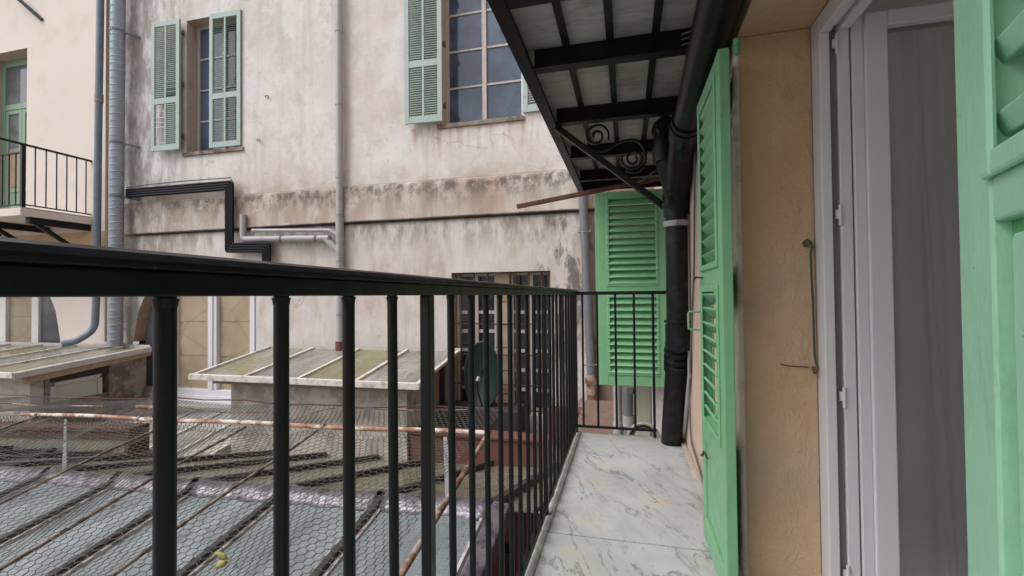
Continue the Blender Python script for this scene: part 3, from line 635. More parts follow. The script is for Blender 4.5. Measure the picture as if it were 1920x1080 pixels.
sw = PB().box(-2.759, -2.725, 5.62, 5.68, -.75, -.10).box(-2.759, -2.725, 6.14, 6.20, -.75, -.02).hexa([(-2.759, 5.68, -.16), (-2.725, 5.68, -.16), (-2.725, 6.14, -.10), (-2.759, 6.14, -.10)], [(-2.759, 5.68, -.10), (-2.725, 5.68, -.10), (-2.725, 6.14, -.04), (-2.759, 6.14, -.04)]).build('side_window', 'old_white', t)
pbox('pane', 'panel_green', sw, -2.758, -2.745, 5.68, 6.14, -.75, -.16)
pbox('door_edge', 'wood_tan', t, -2.759, -2.73, 6.24, 6.33, -1.4, .0); pbox('dark_gap', 'dark_void', t, -2.759, -2.74, 6.34, 6.56, -1.4, .05)

l = lean_to('long lean-to skylight at the left edge with pale bars and a white gutter', -14.1, -8.60, 4.64, -.02, .14, 6, glass='lean_glass')
PB().hexa([(-8.58, 4.60, -.09), (-8.535, 4.60, -.09), (-8.535, 6.55, .08), (-8.58, 6.55, .08)], [(-8.58, 4.60, .0), (-8.535, 4.60, .0), (-8.535, 6.55, .17), (-8.58, 6.55, .17)]).build('barge_board', 'old_white', l, .004)
PB().hexa([(-8.66, 4.75, -.19), (-8.60, 4.75, -.19), (-8.60, 6.58, .0), (-8.66, 6.58, .0)], [(-8.66, 4.75, -.075), (-8.60, 4.75, -.075), (-8.60, 6.58, .07), (-8.66, 6.58, .07)]).build('rafter', 'wood_tan', l)
t = thing('lean_to_wall', 'dark weathered stone wall with a pale green side window under the left skylight', 'wall', (-10, 4.95, -2.5))
pbox('front_wall', 'box_render', t, -14, -8.72, 4.88, 5.05, -2.5, -.09)
pbox('corner_stone', 'dark_stone', t, -8.86, -8.70, 5.051, 5.11, -2.5, -.16)
pbox('side_wall', 'dark_stone', t, -8.86, -8.71, 5.95, 6.58, -2.5, -.02)
pbox('side_wall', 'dark_stone', t, -8.86, -8.74, 5.111, 5.949, -2.5, -.55)
PB().hexa([(-8.86, 5.111, -.235), (-8.70, 5.111, -.235), (-8.70, 5.949, -.21), (-8.86, 5.949, -.21)], [(-8.86, 5.111, -.10), (-8.70, 5.111, -.10), (-8.70, 5.949, -.05), (-8.86, 5.949, -.05)]).build('lintel', 'dark_void', t)
sw = PB().box(-8.74, -8.70, 5.12, 5.17, -.55, -.30).box(-8.74, -8.70, 5.78, 5.84, -.55, -.28).hexa([(-8.74, 5.17, -.30), (-8.70, 5.17, -.30), (-8.70, 5.78, -.275), (-8.74, 5.78, -.275)], [(-8.74, 5.17, -.25), (-8.70, 5.17, -.25), (-8.70, 5.84, -.215), (-8.74, 5.84, -.215)]).build('side_window', 'old_white', t)
pbox('pane', 'panel_green', sw, -8.735, -8.722, 5.17, 5.78, -.55, -.28)

lo_ = lean_to('low lean-to skylight with white bars and mossy glass beneath the arched window', -9.0, -5.60, 4.98, -1.15, -.90, 6, glass='lean_glass_pale', yb=6.40, gutter=True)

# ------------------------------------------------------------------ glass gable roof below the balcony
YR = 2.8
zr = lambda x: -.36 + .033 * (x + 2.5)
TF, TB = math.tan(R(10)), math.tan(R(15))
zf = lambda x, y: zr(x) + (y - YR) * TF
zb_ = lambda x, y: zr(x) - (y - YR) * TB
bars = [-.84 - .78 * i for i in range(11)]
gr = thing('glass_roof', 'wired glass gable roof with dark bars and lead ridge below the balcony', 'roof', (-4, YR, -.5))
for i in range(10):
    b, a = bars[i] - .025, bars[i + 1] + .025
    t = random.uniform(-.004, .004)
    f = lambda x, y, o: (x, y, zf(x, y) + o + t)
    PB().hexa([f(a, -1.6, -.01), f(b, -1.6, -.01), f(b, YR - .02, -.01), f(a, YR - .02, -.01)], [f(a, -1.6, 0), f(b, -1.6, 0), f(b, YR - .02, 0), f(a, YR - .02, 0)]).build('glass_pane', 'roof_glass', gr)
    ye = 5.34 if b > -5.5 else 4.22
    for (y0, y1, o) in ((YR + .02, 3.7, .012), (3.66, 4.6, .004), (4.56, ye, -.004)):
        if y0 >= ye: continue
        y1 = min(y1, ye); k = lambda x, y, q: (x, y, zb_(x, y) + q + o)
        PB().hexa([k(a, y0, -.008), k(b, y0, -.008), k(b, y1, -.008), k(a, y1, -.008)], [k(a, y0, 0), k(b, y0, 0), k(b, y1, 0), k(a, y1, 0)]).build('glass_pane', 'roof_glass_old', gr)
for i, x in enumerate(bars):
    ye = 5.34 if x > -5.5 else 4.22
    PB().bar((x, -1.6, zf(x, -1.6) + .022), (x, YR - .02, zf(x, YR - .02) + .022), .045, .05).build('glazing_bar', 'bar_dark', gr, .006)
    PB().bar((x - .036, -1.6, zf(x, -1.6) + .008), (x - .036, YR - .05, zf(x, YR - .05) + .008),   .030, .02).bar((x + .036, -1.6, zf(x, -1.6) + .008), (x + .036, YR - .05, zf(x, YR - .05) + .008), .022, .02).build('putty_line', 'bar_putty', gr)
    PB().bar((x, YR + .02, zb_(x, YR) + .02), (x, ye, zb_(x, ye) + .03), .06, .06).build('glazing_bar', 'bar_dark', gr, .006)
# the far slope runs on to the wall at the right, in two narrow lights
for (a, b, m_) in ((-.81, -.58, 'roof_glass_old'), (-.55, -.44, 'bar_putty')):
    k = lambda x, y, q: (x, y, zb_(x, y) + q)
    PB().hexa([k(a, YR, -.01), k(b, YR, -.01), k(b, 5.34, -.01), k(a, 5.34, -.01)], [k(a, YR, 0), k(b, YR, 0), k(b, 5.34, 0), k(a, 5.34, 0)]).build('glass_pane', m_, gr)
def flash(a, b, y0, y1, seed):
    rnd = random.Random(seed); q = PB(); n = 12; prof = [(y0, .0), (y0 + .04, .018), (y1 - .05, .030), (y1, .055), (y1 + .05, .045), (y1 + .10, .005)]
    pts = []
    for i in range(n + 1):
        x = a + (b - a) * i / n; row = []
        for j, (y, h) in enumerate(prof):
            base = zf(x, y) if y <= YR else zb_(x, y)
            e = .022 if i in (0, n) else 0
            row.append((x, y + rnd.uniform(-.012, .012) * (j == 0), base + h + e + rnd.uniform(-.002, .004)))
        pts.append(row)
    q.surf(pts)
    o = q.build('ridge_flashing', 'lead', gr); s_ = o.modifiers.new('solid', 'SOLIDIFY'); s_.thickness = .004
for i in range(10): flash(bars[i + 1] + .03, bars[i] - .03, YR - .12, YR - .01, i)
# lead covered verge and low wall beside the balcony slab
PB().hexa([(-.86, -1.6, zf(-.84, -1.6) - .06), (-.72, -1.6, zf(-.84, -1.6) - .06), (-.72, YR, zf(-.84, YR) - .06), (-.86, YR, zf(-.84, YR) - .06)],
          [(-.84, -1.6, zf(-.84, -1.6) + .055), (-.73, -1.6, zf(-.84, -1.6) + .045), (-.73, YR, zf(-.84, YR) + .045), (-.84, YR, zf(-.84, YR) + .055)]).build('verge_flashing', 'lead', gr, .01)
pbox('side_wall', 'box_render', gr, -.715, -.56, -1.6, 6.2, -2.6, -.78)
for i in range(7): pbox('bracket', 'dark_void', gr, -.80, -.715, .6 + i * .36, .70 + i * .36, -.80, -.55 if i > 3 else -.68)
# upstand with rusty beams closing the left of the far slope
up_ = thing('low_parapet', 'low dark red-brown timber upstand across the left of the glass roof', 'parapet', (-7.5, 4.25, -1))
Zp_ = lambda x: -.51 + .05 * (x + 5.84)
def strip(name, mat, a, b, y0, y1, lo, hi, parent):
    PB().hexa([(a, y0, Zp_(a) + lo), (b, y0, Zp_(b) + lo), (b, y1, Zp_(b) + lo), (a, y1, Zp_(a) + lo)], [(a, y0, Zp_(a) + hi), (b, y0, Zp_(b) + hi), (b, y1, Zp_(b) + hi), (a, y1, Zp_(a) + hi)]).build(name, mat, parent, .004)
strip('coping', 'rust_dark', -10, -5.84, 4.22, 4.46, -.05, .0, up_); strip('board', 'rust_dark', -10, -5.84, 4.24, 4.44, -.15, -.055, up_)
strip('panel', 'roof_glass_old', -10, -5.90, 4.26, 4.40, -.32, -.152, up_); strip('base_beam', 'rust_dark', -10, -5.60, 4.19, 4.42, -.39, -.322, up_)
pbox('end_post', 'rust_dark', up_, -5.895, -5.835, 4.20, 4.45, -.90, -.565)
# red parapet in front of the barred window
rp = tag(PB().box(-2.74, -.95, 5.40, 5.62, -2.5, -.72).box(-2.74, -.93, 5.37, 5.65, -.718, -.68).build('red_parapet', 'terracotta', bevel=.006), 'low dull red painted wall behind the glass roof below the barred window', 'wall')

# ------------------------------------------------------------------ chicken wire netting on rusty pipes
nz = lambda x: .13 + .024 * (x + 2.5)
def net_front(u, v):   # u = x, v = y
    s_ = .022 * math.sin(u * 3.1 + 1) * math.sin(v * 2.3) + .012 * math.sin(u * 7.3 + v * 4) - .045 * abs(math.sin((u + .24) * math.pi / .63))
    return (u, v, nz(u) + (v - YR) * TF - .012 + s_)
def net_back(u, v):
    s_ = .02 * math.sin(u * 4.1) * math.sin(v * 6) - .015 * math.sin((v - YR) / .6 * math.pi)
    return (u, v, nz(u) + .008 + s_)
def hexnet(fn, u0, u1, v0, v1, w_, r, name, parent):
    s_ = w_ / math.sqrt(3); K = int((u1 - u0) / (w_ / 2)); J = int((v1 - v0) / (1.5 * s_)); rnd = random.Random(3)
    pt = {}
    for j in range(J + 1):
        for k in range(K + 1):
            u = u0 + k * w_ / 2 + rnd.uniform(-.0025, .0025); v = v0 + 1.5 * s_ * j + (s_ / 4 if (k + j) % 2 else -s_ / 4) + rnd.uniform(-.0025, .0025)
            pt[k, j] = Vector(fn(u, v))
    E = [((k, j), (k + 1, j), 1) for j in range(J + 1) for k in range(K)] + [((k, j), (k, j + 1), 1.5) for j in range(J) for k in range(K + 1) if (k + j) % 2]
    V = []; Fc = []
    off = parent.location
    for a, b, q in E:
        A = pt[a] - off; B = pt[b] - off; d = (B - A).normalized(); x = d.cross(Vector((0, 0, 1))).normalized() * (r * q); y = Vector((0, 0, 1)) * (r * q)
        o = len(V)
        for P in (A, B): V += [P + x - y * .5, P - x - y * .5, P + y]
        Fc += [(o, o + 1, o + 4, o + 3), (o + 1, o + 2, o + 5, o + 4), (o + 2, o, o + 3, o + 5)]
    m_ = bpy.data.meshes.new(name); m_.from_pydata([tuple(v) for v in V], [], Fc); m_.materials.append(MT['wire']); m_.polygons.foreach_set('use_smooth', [True] * len(Fc))
    o = link(name, m_, parent); o['kind'] = 'stuff'; return o
nt_ = thing('wire_netting', 'sagging chicken wire netting stretched on a rusty pipe frame over the glass roof', 'netting', (-3, YR, .1))
hexnet(net_front, -6.4, -.95, .55, YR, .042, .0016, 'netting', nt_)
hexnet(net_back, -6.6, -.92, YR, YR + .58, .042, .0016, 'netting', nt_)
hexnet(lambda u, v: (u, YR + .02 + .02 * math.sin(u * 5), nz(u) - (v - 2) * .9 - .02), -6.4, -1.0, 2, 2.09, .042, .0016, 'netting', nt_)
PB().tube([(x, YR, nz(x) + .006 * math.sin(x * 4)) for x in [-5.1 + .2 * i for i in range(22)] + [-.86]], .015, 10).build('cross_pipe', 'rust_white', nt_)
for x in (-4.92, -4.38, -3.79, -2.10, -1.30, -.98):
    x = x; PB().tube([(x, YR, nz(x)), (x + .025, YR, nz(x) + .002)], .0185, 10).build('coupling', 'rust', nt_)
for x in (-4.9, -3.46, -2.75, -2.13):
    z0 = nz(x); r_ = .009
    PB().tube([(x + .05 * (YR - y) * (1 if x < -2.5 else 0) * .4, y, z0 + (y - YR) * TF - .02 + .008 * math.sin(y * 5 + x)) for y in [.5 + .23 * k for k in range(11)]], r_, 7).build('rod', 'rod_rust', nt_)
PB().tube([(-.87, y, nz(-.87) + (y - YR) * TF) for y in (.5, 1.2, 1.9, 2.5, YR + .02)], .015, 10).build('side_pipe', 'rust', nt_)
for y in (1.05, 2.35): PB().tube([(-.87, y, nz(-.87) + (y - YR) * TF), (-.87, y + .05, nz(-.87) + (y + .05 - YR) * TF)], .0185, 10).build('coupling', 'rust', nt_)
PB().tube([(x, YR + .58 - .06 * math.sin(x * 2), nz(x) + .012 + .01 * math.sin(x * 7)) for x in [-6.6 + .25 * i for i in range(23)]], .006, 6).build('edge_wire', 'rust_dark', nt_)
PB().tube([(x, YR + .30, nz(x) - .006 + .01 * math.sin(x * 5)) for x in [-6.6 + .25 * i for i in range(9)]], .007, 6).build('edge_wire', 'rust', nt_)
PB().tube([(-4.25, YR + .33, nz(-4.2) + .0), (-3.95, YR + .33, nz(-4) + .003)], .02, 8).build('rusty_stub', 'rust', nt_)
for (x, w_) in ((-4.55, .05), (-1.16, .06)):
    t_ = PB().hexa([(x - .012, YR - .02, nz(x) - .03), (x + .012, YR - .02, nz(x) - .03), (x + .012, YR - .012, nz(x) - .03), (x - .012, YR - .012, nz(x) - .03)],
              [(x + .04 - w_ / 2, YR - .05, zr(x) + .07), (x + .04 + w_ / 2, YR - .05, zr(x) + .07), (x + .04 + w_ / 2, YR - .042, zr(x) + .07), (x + .04 - w_ / 2, YR - .042, zr(x) + .07)])
    t_.build('tie_strip', 'tin_strip', nt_)
for (pts_) in ([(-3.9, YR + .1, .10), (-3.6, YR + .05, .20), (-3.2, YR + .2, .13), (-2.9, YR + .35, .11)], [(-2.45, YR + .1, .13), (-2.2, YR + .3, .19), (-1.7, YR + .42, .17), (-1.2, YR + .5, .18)], [(-4.9, 2.2, -.05), (-4.5, 2.5, .03), (-4.35, 2.75, .05), (-4.1, 3.0, .12)]):
    PB().tube(smoothpts(pts_), .0035, 5).build('loose_wire', 'rod_rust', nt_)
lt = MB(); rl_ = random.Random(11)
for k in range(240):
    x = rl_.uniform(-5.5, -.9); y = rl_.uniform(1.0, 4.6); z = (zf(x, y) if y < YR else zb_(x, y)) + .012; a = rl_.uniform(0, 6.3); r = rl_.uniform(.008, .022)
    d = Vector((math.cos(a), math.sin(a), rl_.uniform(-.1, .1))) * r; e = Vector((-math.sin(a), math.cos(a), rl_.uniform(0, .3))) * r * .45; p = Vector((x, y, z))
    lt.add([p - d, p + e, p + d + Vector((0, 0, r * .4)), p - e], [(0, 1, 2), (0, 2, 3)])
lo2 = lt.build('leaf_litter', 'litter', kind='stuff'); tag(lo2, 'brown leaf litter scattered over the glass roof panes', 'leaf litter')
# a pair of fallen leaves caught in the wire
lf_ = thing('fallen_leaf', 'pair of yellow-green fallen leaves caught on the chicken wire', 'leaf', (-1.70, 1.60, -.07))
for ang in (R(142), R(214)):
    q = MB(); n = 8; pts = []; ax = Vector((math.cos(ang), -.25, math.sin(ang))); sd_ = Vector((-math.sin(ang), 0, math.cos(ang)))
    for i in range(n + 1):
        t = i / n; wv = .017 * math.sin(math.pi * min(1, t ** .75)) ** .8; c = Vector((.026, 0, .002)) + ax * (.058 * t)
        pts.append((c + sd_ * wv + Vector((0, .006, 0)), c, c - sd_ * wv * .8 + Vector((0, .009, 0))))
    q.surf(pts)
    o = q.build('blade', 'leaf', lf_); o.modifiers.new('solid', 'SOLIDIFY').thickness = .001
    MB().tube([p[0] for p in pts], .0022, 5).build('brown_edge', 'litter', lf_)
MB().tube([(.026, 0, .002), (.036, -.002, .004), (.05, -.002, -.006)], .0018, 6).build('stalk', 'wood_tan', lf_)

# dark green dish beside the wide skylight
ds = thing('satellite_dish', 'dark green round dish standing in front of the barred window', 'dish', (-2.02, 6.2, -.95))
q = MB(); n = 32
q.surf([[(.27 * r_ * math.cos(a), .10 * (1 - r_ * r_) + .04 * math.sin(a) * r_, .87 + .48 * r_ * math.sin(a)) for a in (2 * math.pi * k / n for k in range(n))] for r_ in (.01, .2, .4, .6, .8, .95, 1)], True)
o = q.build('bowl', 'dish', ds); o.modifiers.new('solid', 'SOLIDIFY').thickness = .012
MB().tube([(0, .14, .85), (0, .16, -.4)], .022, 8).build('mast', 'steel', ds); MB().tube([(0, .0, .42), (.02, -.24, .70), (.02, -.26, .84)], .010, 6).build('feed_arm', 'steel', ds); MB().tube([(.02, -.26, .82), (.02, -.2, .87)], .03, 10).build('receiver', 'clamp', ds)
tag(pbox('utility_block', 'dark_void', None, -2.62, -1.45, 6.0, 6.5, -1.6, -.52, .02), 'dark box on the ground in front of the barred window, under the green dish', 'box')

# ------------------------------------------------------------------ the building the camera leans from
nb = thing('apartment_building', 'ochre and pinkish rendered building on the right with a white balcony door', 'building', (.5, 2, ZG))
WX = .385; WI = .615; OY0, OY1, OZ = .57, 1.72, 1.945
pbox('wall', 'near_wall', nb, WX, WI, OY1 + .02, 4.25, ZG, 8.5)
pbox('wall', 'near_wall', nb, WX, WI, 5.25, D - .003, ZG, 8.5)
pbox('wall', 'near_wall', nb, WX, WI, 4.25, 5.25, ZG, .2); pbox('wall', 'near_wall', nb, WX, WI, 4.25, 5.25, 2.02, 8.5)
pbox('wall', 'near_wall', nb, WX, WI, -.45, OY0, ZG, 8.5); pbox('wall', 'near_wall', nb, WX, WI, -6, -3.0, ZG, 8.5)
pbox('wall', 'near_wall', nb, WX, WI, -3.0, -.45, ZG, .0); pbox('wall', 'near_wall', nb, WX, WI, -3.0, -.45, 2.1, 8.5)  # opening left in the unseen wall, added to daylight the curtain
def rough_box(name, mat, x0, x1, y0, y1, z0, z1, amp=.004):
    q = PB(); ny = max(1, int((y1 - y0) / .05)); nzn = max(1, int((z1 - z0) / .05)); nx = max(1, int((x1 - x0) / .04)); rnd = random.Random(5)
    def grid(f, a, b):
        P = {}
        for i in range(a + 1):
            for j in range(b + 1): P[i, j] = f(i / a, j / b, rnd.uniform(-amp, amp) if 0 < i < a and 0 < j < b else 0)
        for i in range(a):
            for j in range(b): q.add([P[i, j], P[i + 1, j], P[i + 1, j + 1], P[i, j + 1]], [(0, 1, 2, 3)], True)
    grid(lambda u, v, e: (x0 + e, y1 + (y0 - y1) * u, z0 + (z1 - z0) * v), ny, nzn)
    grid(lambda u, v, e: (x0 + (x1 - x0) * u, y0 + e, z0 + (z1 - z0) * v), nx, nzn)
    grid(lambda u, v, e: (x0 + (x1 - x0) * u, y0 + (y1 - y0) * v, z0 + e), nx, ny)
    return q.build(name, mat, nb)
pbox('lintel', 'ochre', nb, WX, WI, OY0 + .001, OY1 + .019, OZ, 8.5, .006)
pbox('reveal', 'ochre', nb, WX + .0, WI, OY1, OY1 + .0195, -.1, OZ - .001, .006)
q = PB(); rb_ = random.Random(4); rows = []
for k in range(61):
    z = -.08 + (OZ + .06) * k / 60; e = rb_.uniform(-.0022, .0022); f_ = rb_.uniform(0, .003)
    rows.append([(WX - .001, OY1 + .035, z), (WX - .011 + e, OY1 + .03, z), (WX - .012 + e, OY1 + .006 + f_, z), (WX - .007 + e, OY1 - .001 + f_ * .4, z), (WX + .004, OY1 - .0015, z)])
q.surf(rows); q.build('lit_corner_strip', 'lit_edge', nb)  # pale colour stands for the lit wall strip and highlight at the corner
pbox('threshold', 'marble', nb, WX + .002, .70, OY0 + .002, OY1 - .002, -.20, .03, .004)
# hidden next window
pbox('window_pane', 'dark_glass', nb, .55, .56, 4.25, 5.25, .2, 2.02)
# room behind the door
rb = PB(); X0, X1, Y0_, Y1_, Z0_, Z1_ = .617, 3.6, -3.2, 2.6, -.04, 2.5
rb.quad((X1, Y0_, Z0_), (X1, Y1_, Z0_), (X1, Y1_, Z1_), (X1, Y0_, Z1_)).quad((X0, Y0_, Z0_), (X1, Y0_, Z0_), (X1, Y1_, Z0_), (X0, Y1_, Z0_)).quad((X0, Y0_, Z1_), (X1, Y0_, Z1_), (X1, Y1_, Z1_), (X0, Y1_, Z1_)).quad((X0, Y1_, Z0_), (X1, Y1_, Z0_), (X1, Y1_, Z1_), (X0, Y1_, Z1_)).quad((X0, Y0_, Z0_), (X1, Y0_, Z0_), (X1, Y0_, Z1_), (X0, Y0_, Z1_))
rb.build('room', 'room', nb)
# frame
df = PB()
yj = OY1 - .065
for (x0, x1, y0, y1) in ((.612, .642, yj, OY1 - .001), (.643, .665, yj + .022, OY1 - .001), (.666, .700, yj + .006, OY1 - .001)):
    df.box(x0, x1, y0, y1, .032, OZ - .002)
df.box(.612, .642, OY0 + .002, OY1 - .067, OZ - .06, OZ - .003).box(.643, .665, OY0 + .002, OY1 - .067, OZ - .04, OZ - .003).box(.666, .70, OY0 + .002, OY1 - .067, OZ - .055, OZ - .003)
df.box(.612, .70, OY0 + .002, OY0 + .06, .032, OZ - .062)
dfo = df.build('door_frame', 'pvc_white', nb, .003)
pbox('gasket', 'pvc_grey', dfo, .644, .664, yj + .017, yj + .0215, .034, OZ - .045)
for z in (.16, .72, 1.30, 1.85):
    PB().tube([(.664, yj + .004, z - .035), (.664, yj + .004, z + .03)], .005, 10).box(.652, .674, yj + .004, yj + .010, z - .014, z + .014).build('hinge', 'pvc_white', dfo)
# leaf, opened into the room
ly0, ly1 = yj - .0, yj + .055
lfm = PB().box(.705, .738, ly0 + .004, ly1, .05, OZ - .015).box(.738, .80, ly0 - .006, ly1, .05, OZ - .015).box(1.31, 1.39, ly0 - .006, ly1, .05, OZ - .015).box(.80, 1.31, ly0 - .006, ly1, OZ - .062, OZ - .015).box(.80, 1.31, ly0 - .006, ly1, .05, .13)
lfo = lfm.build('door_leaf', 'pvc_white', nb, .004)
pbox('glass', 'clear', lfo, .80, 1.31, ly0 + .02, ly0 + .026, .13, OZ - .062)
cu = PB(); nx, nzn = 220, 20
def cp(i, j):
    u = i / nx; v = j / nzn; x = .80 + .51 * u
    return (x, ly0 + .045 + .011 * math.sin(u * 24 + .5 * math.sin(v * 3)) * (.6 + .4 * v) + .004 * math.sin(u * 55 + v * 2) - .007 * math.exp(-((u - .34 + .17 * v) / .007) ** 2) - .005 * math.exp(-((u - .30 + .22 * v) / .006) ** 2) - .006 * math.exp(-((u - .62 + .05 * v) / .008) ** 2), .13 + (OZ - .075 - .13) * v)
cu.surf([[cp(i, j) for j in range(nzn + 1)] for i in range(nx + 1)])
cu.build('curtain', 'curtain', lfo)
# thin conduit and skirting on the wall
PB().tube([(.370, 3.0, 2.2), (.370, 3.0, .55), (.368, 3.3, .12), (.368, 3.42, .03)], .012, 8).build('conduit', 'pipe_grey', nb)
PB().tube(fillet([(.372, 2.6, 2.15), (.372, 2.75, 1.2), (.372, 3.05, .42), (.370, 3.0, .15), (.372, 2.2, .025)], .1), .006, 6).build('cable', 'cable_thin', nb)
pbox('skirting', 'box_render', nb, .352, WX - .001, 1.80, 3.48, .001, .02, .004)

# ------------------------------------------------------------------ balcony floor and its railing
fl = thing('balcony_floor', 'narrow balcony floor of veined white marble slabs on black steel', 'balcony', (0, 1.5, 0))
for (y0, y1) in ((-1.4, .575), (.585, 2.004), (2.021, 3.54)):
    pbox('marble_slab', 'marble', fl, -.352, WX - .002, y0, y1, -.045, (.002 if y0 < 1 else -.002), .003)
    pbox('marble_lip', 'marble', fl, -.385, -.3525, y0, y1, -.045, .008, .006)
for y in (.580, 2.013): pbox('grout_joint', 'rust_dark', fl, -.352, WX - .003, y - .012, y + .012, -.06, -.014)
pbox('edge_beam', 'steel', fl, -.40, -.36, -1.4, 3.55, -.17, -.047)
for y in (.2, .95, 1.7, 2.45, 3.2): pbox('cross_beam', 'steel', fl, -.358, WX - .002, y - .04, y + .04, -.16, -.048)

rl = thing('railing', 'black painted metal balcony railing with round bars and a rounded handrail', 'railing', (-.385, 1.5, 0))
RX = -.385; Y2 = 3.50
prof = [(RX - .024, 1.0735), (RX - .024, 1.079), (RX - .018, 1.086), (RX - .008, 1.0895), (RX + .008, 1.0895), (RX + .018, 1.086), (RX + .024, 1.079), (RX + .024, 1.0735)]
PB().prism(prof, 'y', -.9, Y2 + .02).build('handrail', 'black', rl, .0015)
PB().box(RX - .016, RX + .017, -.9, Y2 + .015, 1.052, 1.073).build('top_bar', 'black', rl, .002)
PB().box(RX - .010, RX + .010, -.9, Y2 - .01, .042, .056).build('bottom_rail', 'black', rl, .002)
bm_ = MB().tube([(0, 0, 0), (0, 0, 1.0)], .0085, 14).tube([(0, 0, .990), (0, 0, .998)], [.0087, .0103], 14, caps=False).mesh('baluster'); bm_.materials.append(MT['black'])
fm_ = MB().tube([(0, 0, -.016), (0, 0, .0)], .007, 8).mesh('foot'); fm_.materials.append(MT['black'])
pm_ = MB().box(-.0065, .0065, -.013, .013, 0, 1.05).mesh('post'); pm_.materials.append(MT['black'])
off = -rl.location
for i in range(-7, 26):
    y = .836 + (i - 4) * .132
    if y > Y2 - .08: continue
    if (i - 4) % 10 == 0:
        c = link('post', pm_, rl, .002); c.scale = (1.6, 1, 1); c.location = Vector((RX, y, .002)) + off
    else:
        c = link('baluster', bm_, rl); c.location = Vector((RX + random.uniform(-.001, .001), y + random.uniform(-.0015, .0015), .052)) + off; c.rotation_euler = (random.uniform(-.0035, .0035), random.uniform(-.003, .003), random.uniform(0, 6))
# return rail at the far end
PB().bar((RX, Y2, 1.062), (WX - .002, Y2, 1.062), .03, .026).build('handrail', 'black', rl, .003)
PB().bar((RX, Y2, .052), (.20, Y2, .052), .018, .018).build('bottom_rail', 'black', rl, .002)
for i in range(4):
    c = link('baluster', bm_, rl); c.location = Vector((RX + .165 + .135 * i, Y2, .052)) + off
    if i == 3: c.name = 'end_post'; c.scale = (1.15, 1.15, 1.05); c.location.z -= .05
c = link('baluster', bm_, rl); c.location = Vector((RX + .055, Y2, .052)) + off
pbox('corner_post', 'black', rl, RX - .012, RX + .012, Y2 - .012, Y2 + .012, -.06, 1.051, .002)

# ------------------------------------------------------------------ balcony of the floor above
ub = thing('balcony', 'underside of the upper balcony: marble slabs on a black steel grid', 'balcony', (0, 3, 2.3))
UX = -.50; UE = 5.16
PB().box(UX - .012, UX + .012, -2, UE, 2.20, 2.42).box(UX + .0125, UX + .05, -2, UE, 2.20, 2.212).build('edge_beam', 'steel', ub)
cross = [-.55, .2, .98, 1.74, 2.30, 3.07, 3.88, 4.66]
for y in cross:
    PB().box(UX + .0525, WX - .002, y - .008, y + .008, 2.221, 2.318).box(UX + .0525, WX - .002, y - .035, y + .03, 2.208, 2.220).build('cross_beam', 'steel', ub)
pbox('end_beam', 'steel', ub, UX + .0125, WX - .002, UE - .02, UE, 2.215, 2.318)
ys = [-2] + cross + [UE]
for x in (-.275, -.062, .150):
    for a, b in zip(ys, ys[1:]): PB().box(x - .018, x + .018, a + .035, b - .04, 2.288, 2.298).box(x - .005, x + .005, a + .035, b - .04, 2.2985, 2.318).build('tee_bar', 'steel', ub)
xs_ = [UX + .014, -.275, -.062, .150, WX - .002]
for a, b in zip(ys, ys[1:]):
    for p, q in zip(xs_, xs_[1:]):
        h = random.uniform(-.002, .002)
        pbox('marble_slab', 'soffit', ub, p + .001, q - .001, a + .001, b - .001, 2.320 + h, 2.36 + h)
# scrolled bracket
br = thing('scroll_bracket', 'black wrought iron scroll bracket bracing the upper balcony to the wall', 'bracket', (WX, 3.1, 1.5))
PB().bar((-.455, 3.1, 2.205), (WX - .001, 3.1, 1.50), .040, .046, (0, 1, 0)).build('brace', 'steel', br, .003)
def spiral(cx, cz, r1, r0_, a0, turns, n=40):
    return [(cx + (r1 + (r0_ - r1) * k / n) * math.cos(a0 + turns * 2 * math.pi * k / n), 3.1, cz + (r1 + (r0_ - r1) * k / n) * math.sin(a0 + turns * 2 * math.pi * k / n)) for k in range(n + 1)]
def strap(pts, name='scroll'):
    q = PB(); pts = [Vector(p) for p in pts]; rings = []
    for i, p in enumerate(pts):
        t = (pts[min(i + 1, len(pts) - 1)] - pts[max(i - 1, 0)]).normalized(); nrm = Vector((-t.z, 0, t.x)) * .0065
        rings.append([p + nrm + Vector((0, -.011, 0)), p + nrm + Vector((0, .011, 0)), p - nrm + Vector((0, .011, 0)), p - nrm + Vector((0, -.011, 0))])
    for i in range(len(rings) - 1):
        for k in range(4): q.quad(rings[i][k], rings[i][(k + 1) % 4], rings[i + 1][(k + 1) % 4], rings[i + 1][k])
    q.build(name, 'steel', br)
strap(spiral(-.185, 2.120, .085, .018, R(-20), 1.6))
strap(spiral(.055, 1.945, .075, .018, R(160), 1.7))
strap(smoothpts([(-.22, 3.1, 2.015), (-.12, 3.1, 2.02), (-.02, 3.1, 2.065), (.075, 3.1, 2.065), (.130, 3.1, 1.99), (.125, 3.1, 1.90), (.07, 3.1, 1.855), (.0, 3.1, 1.87)]))

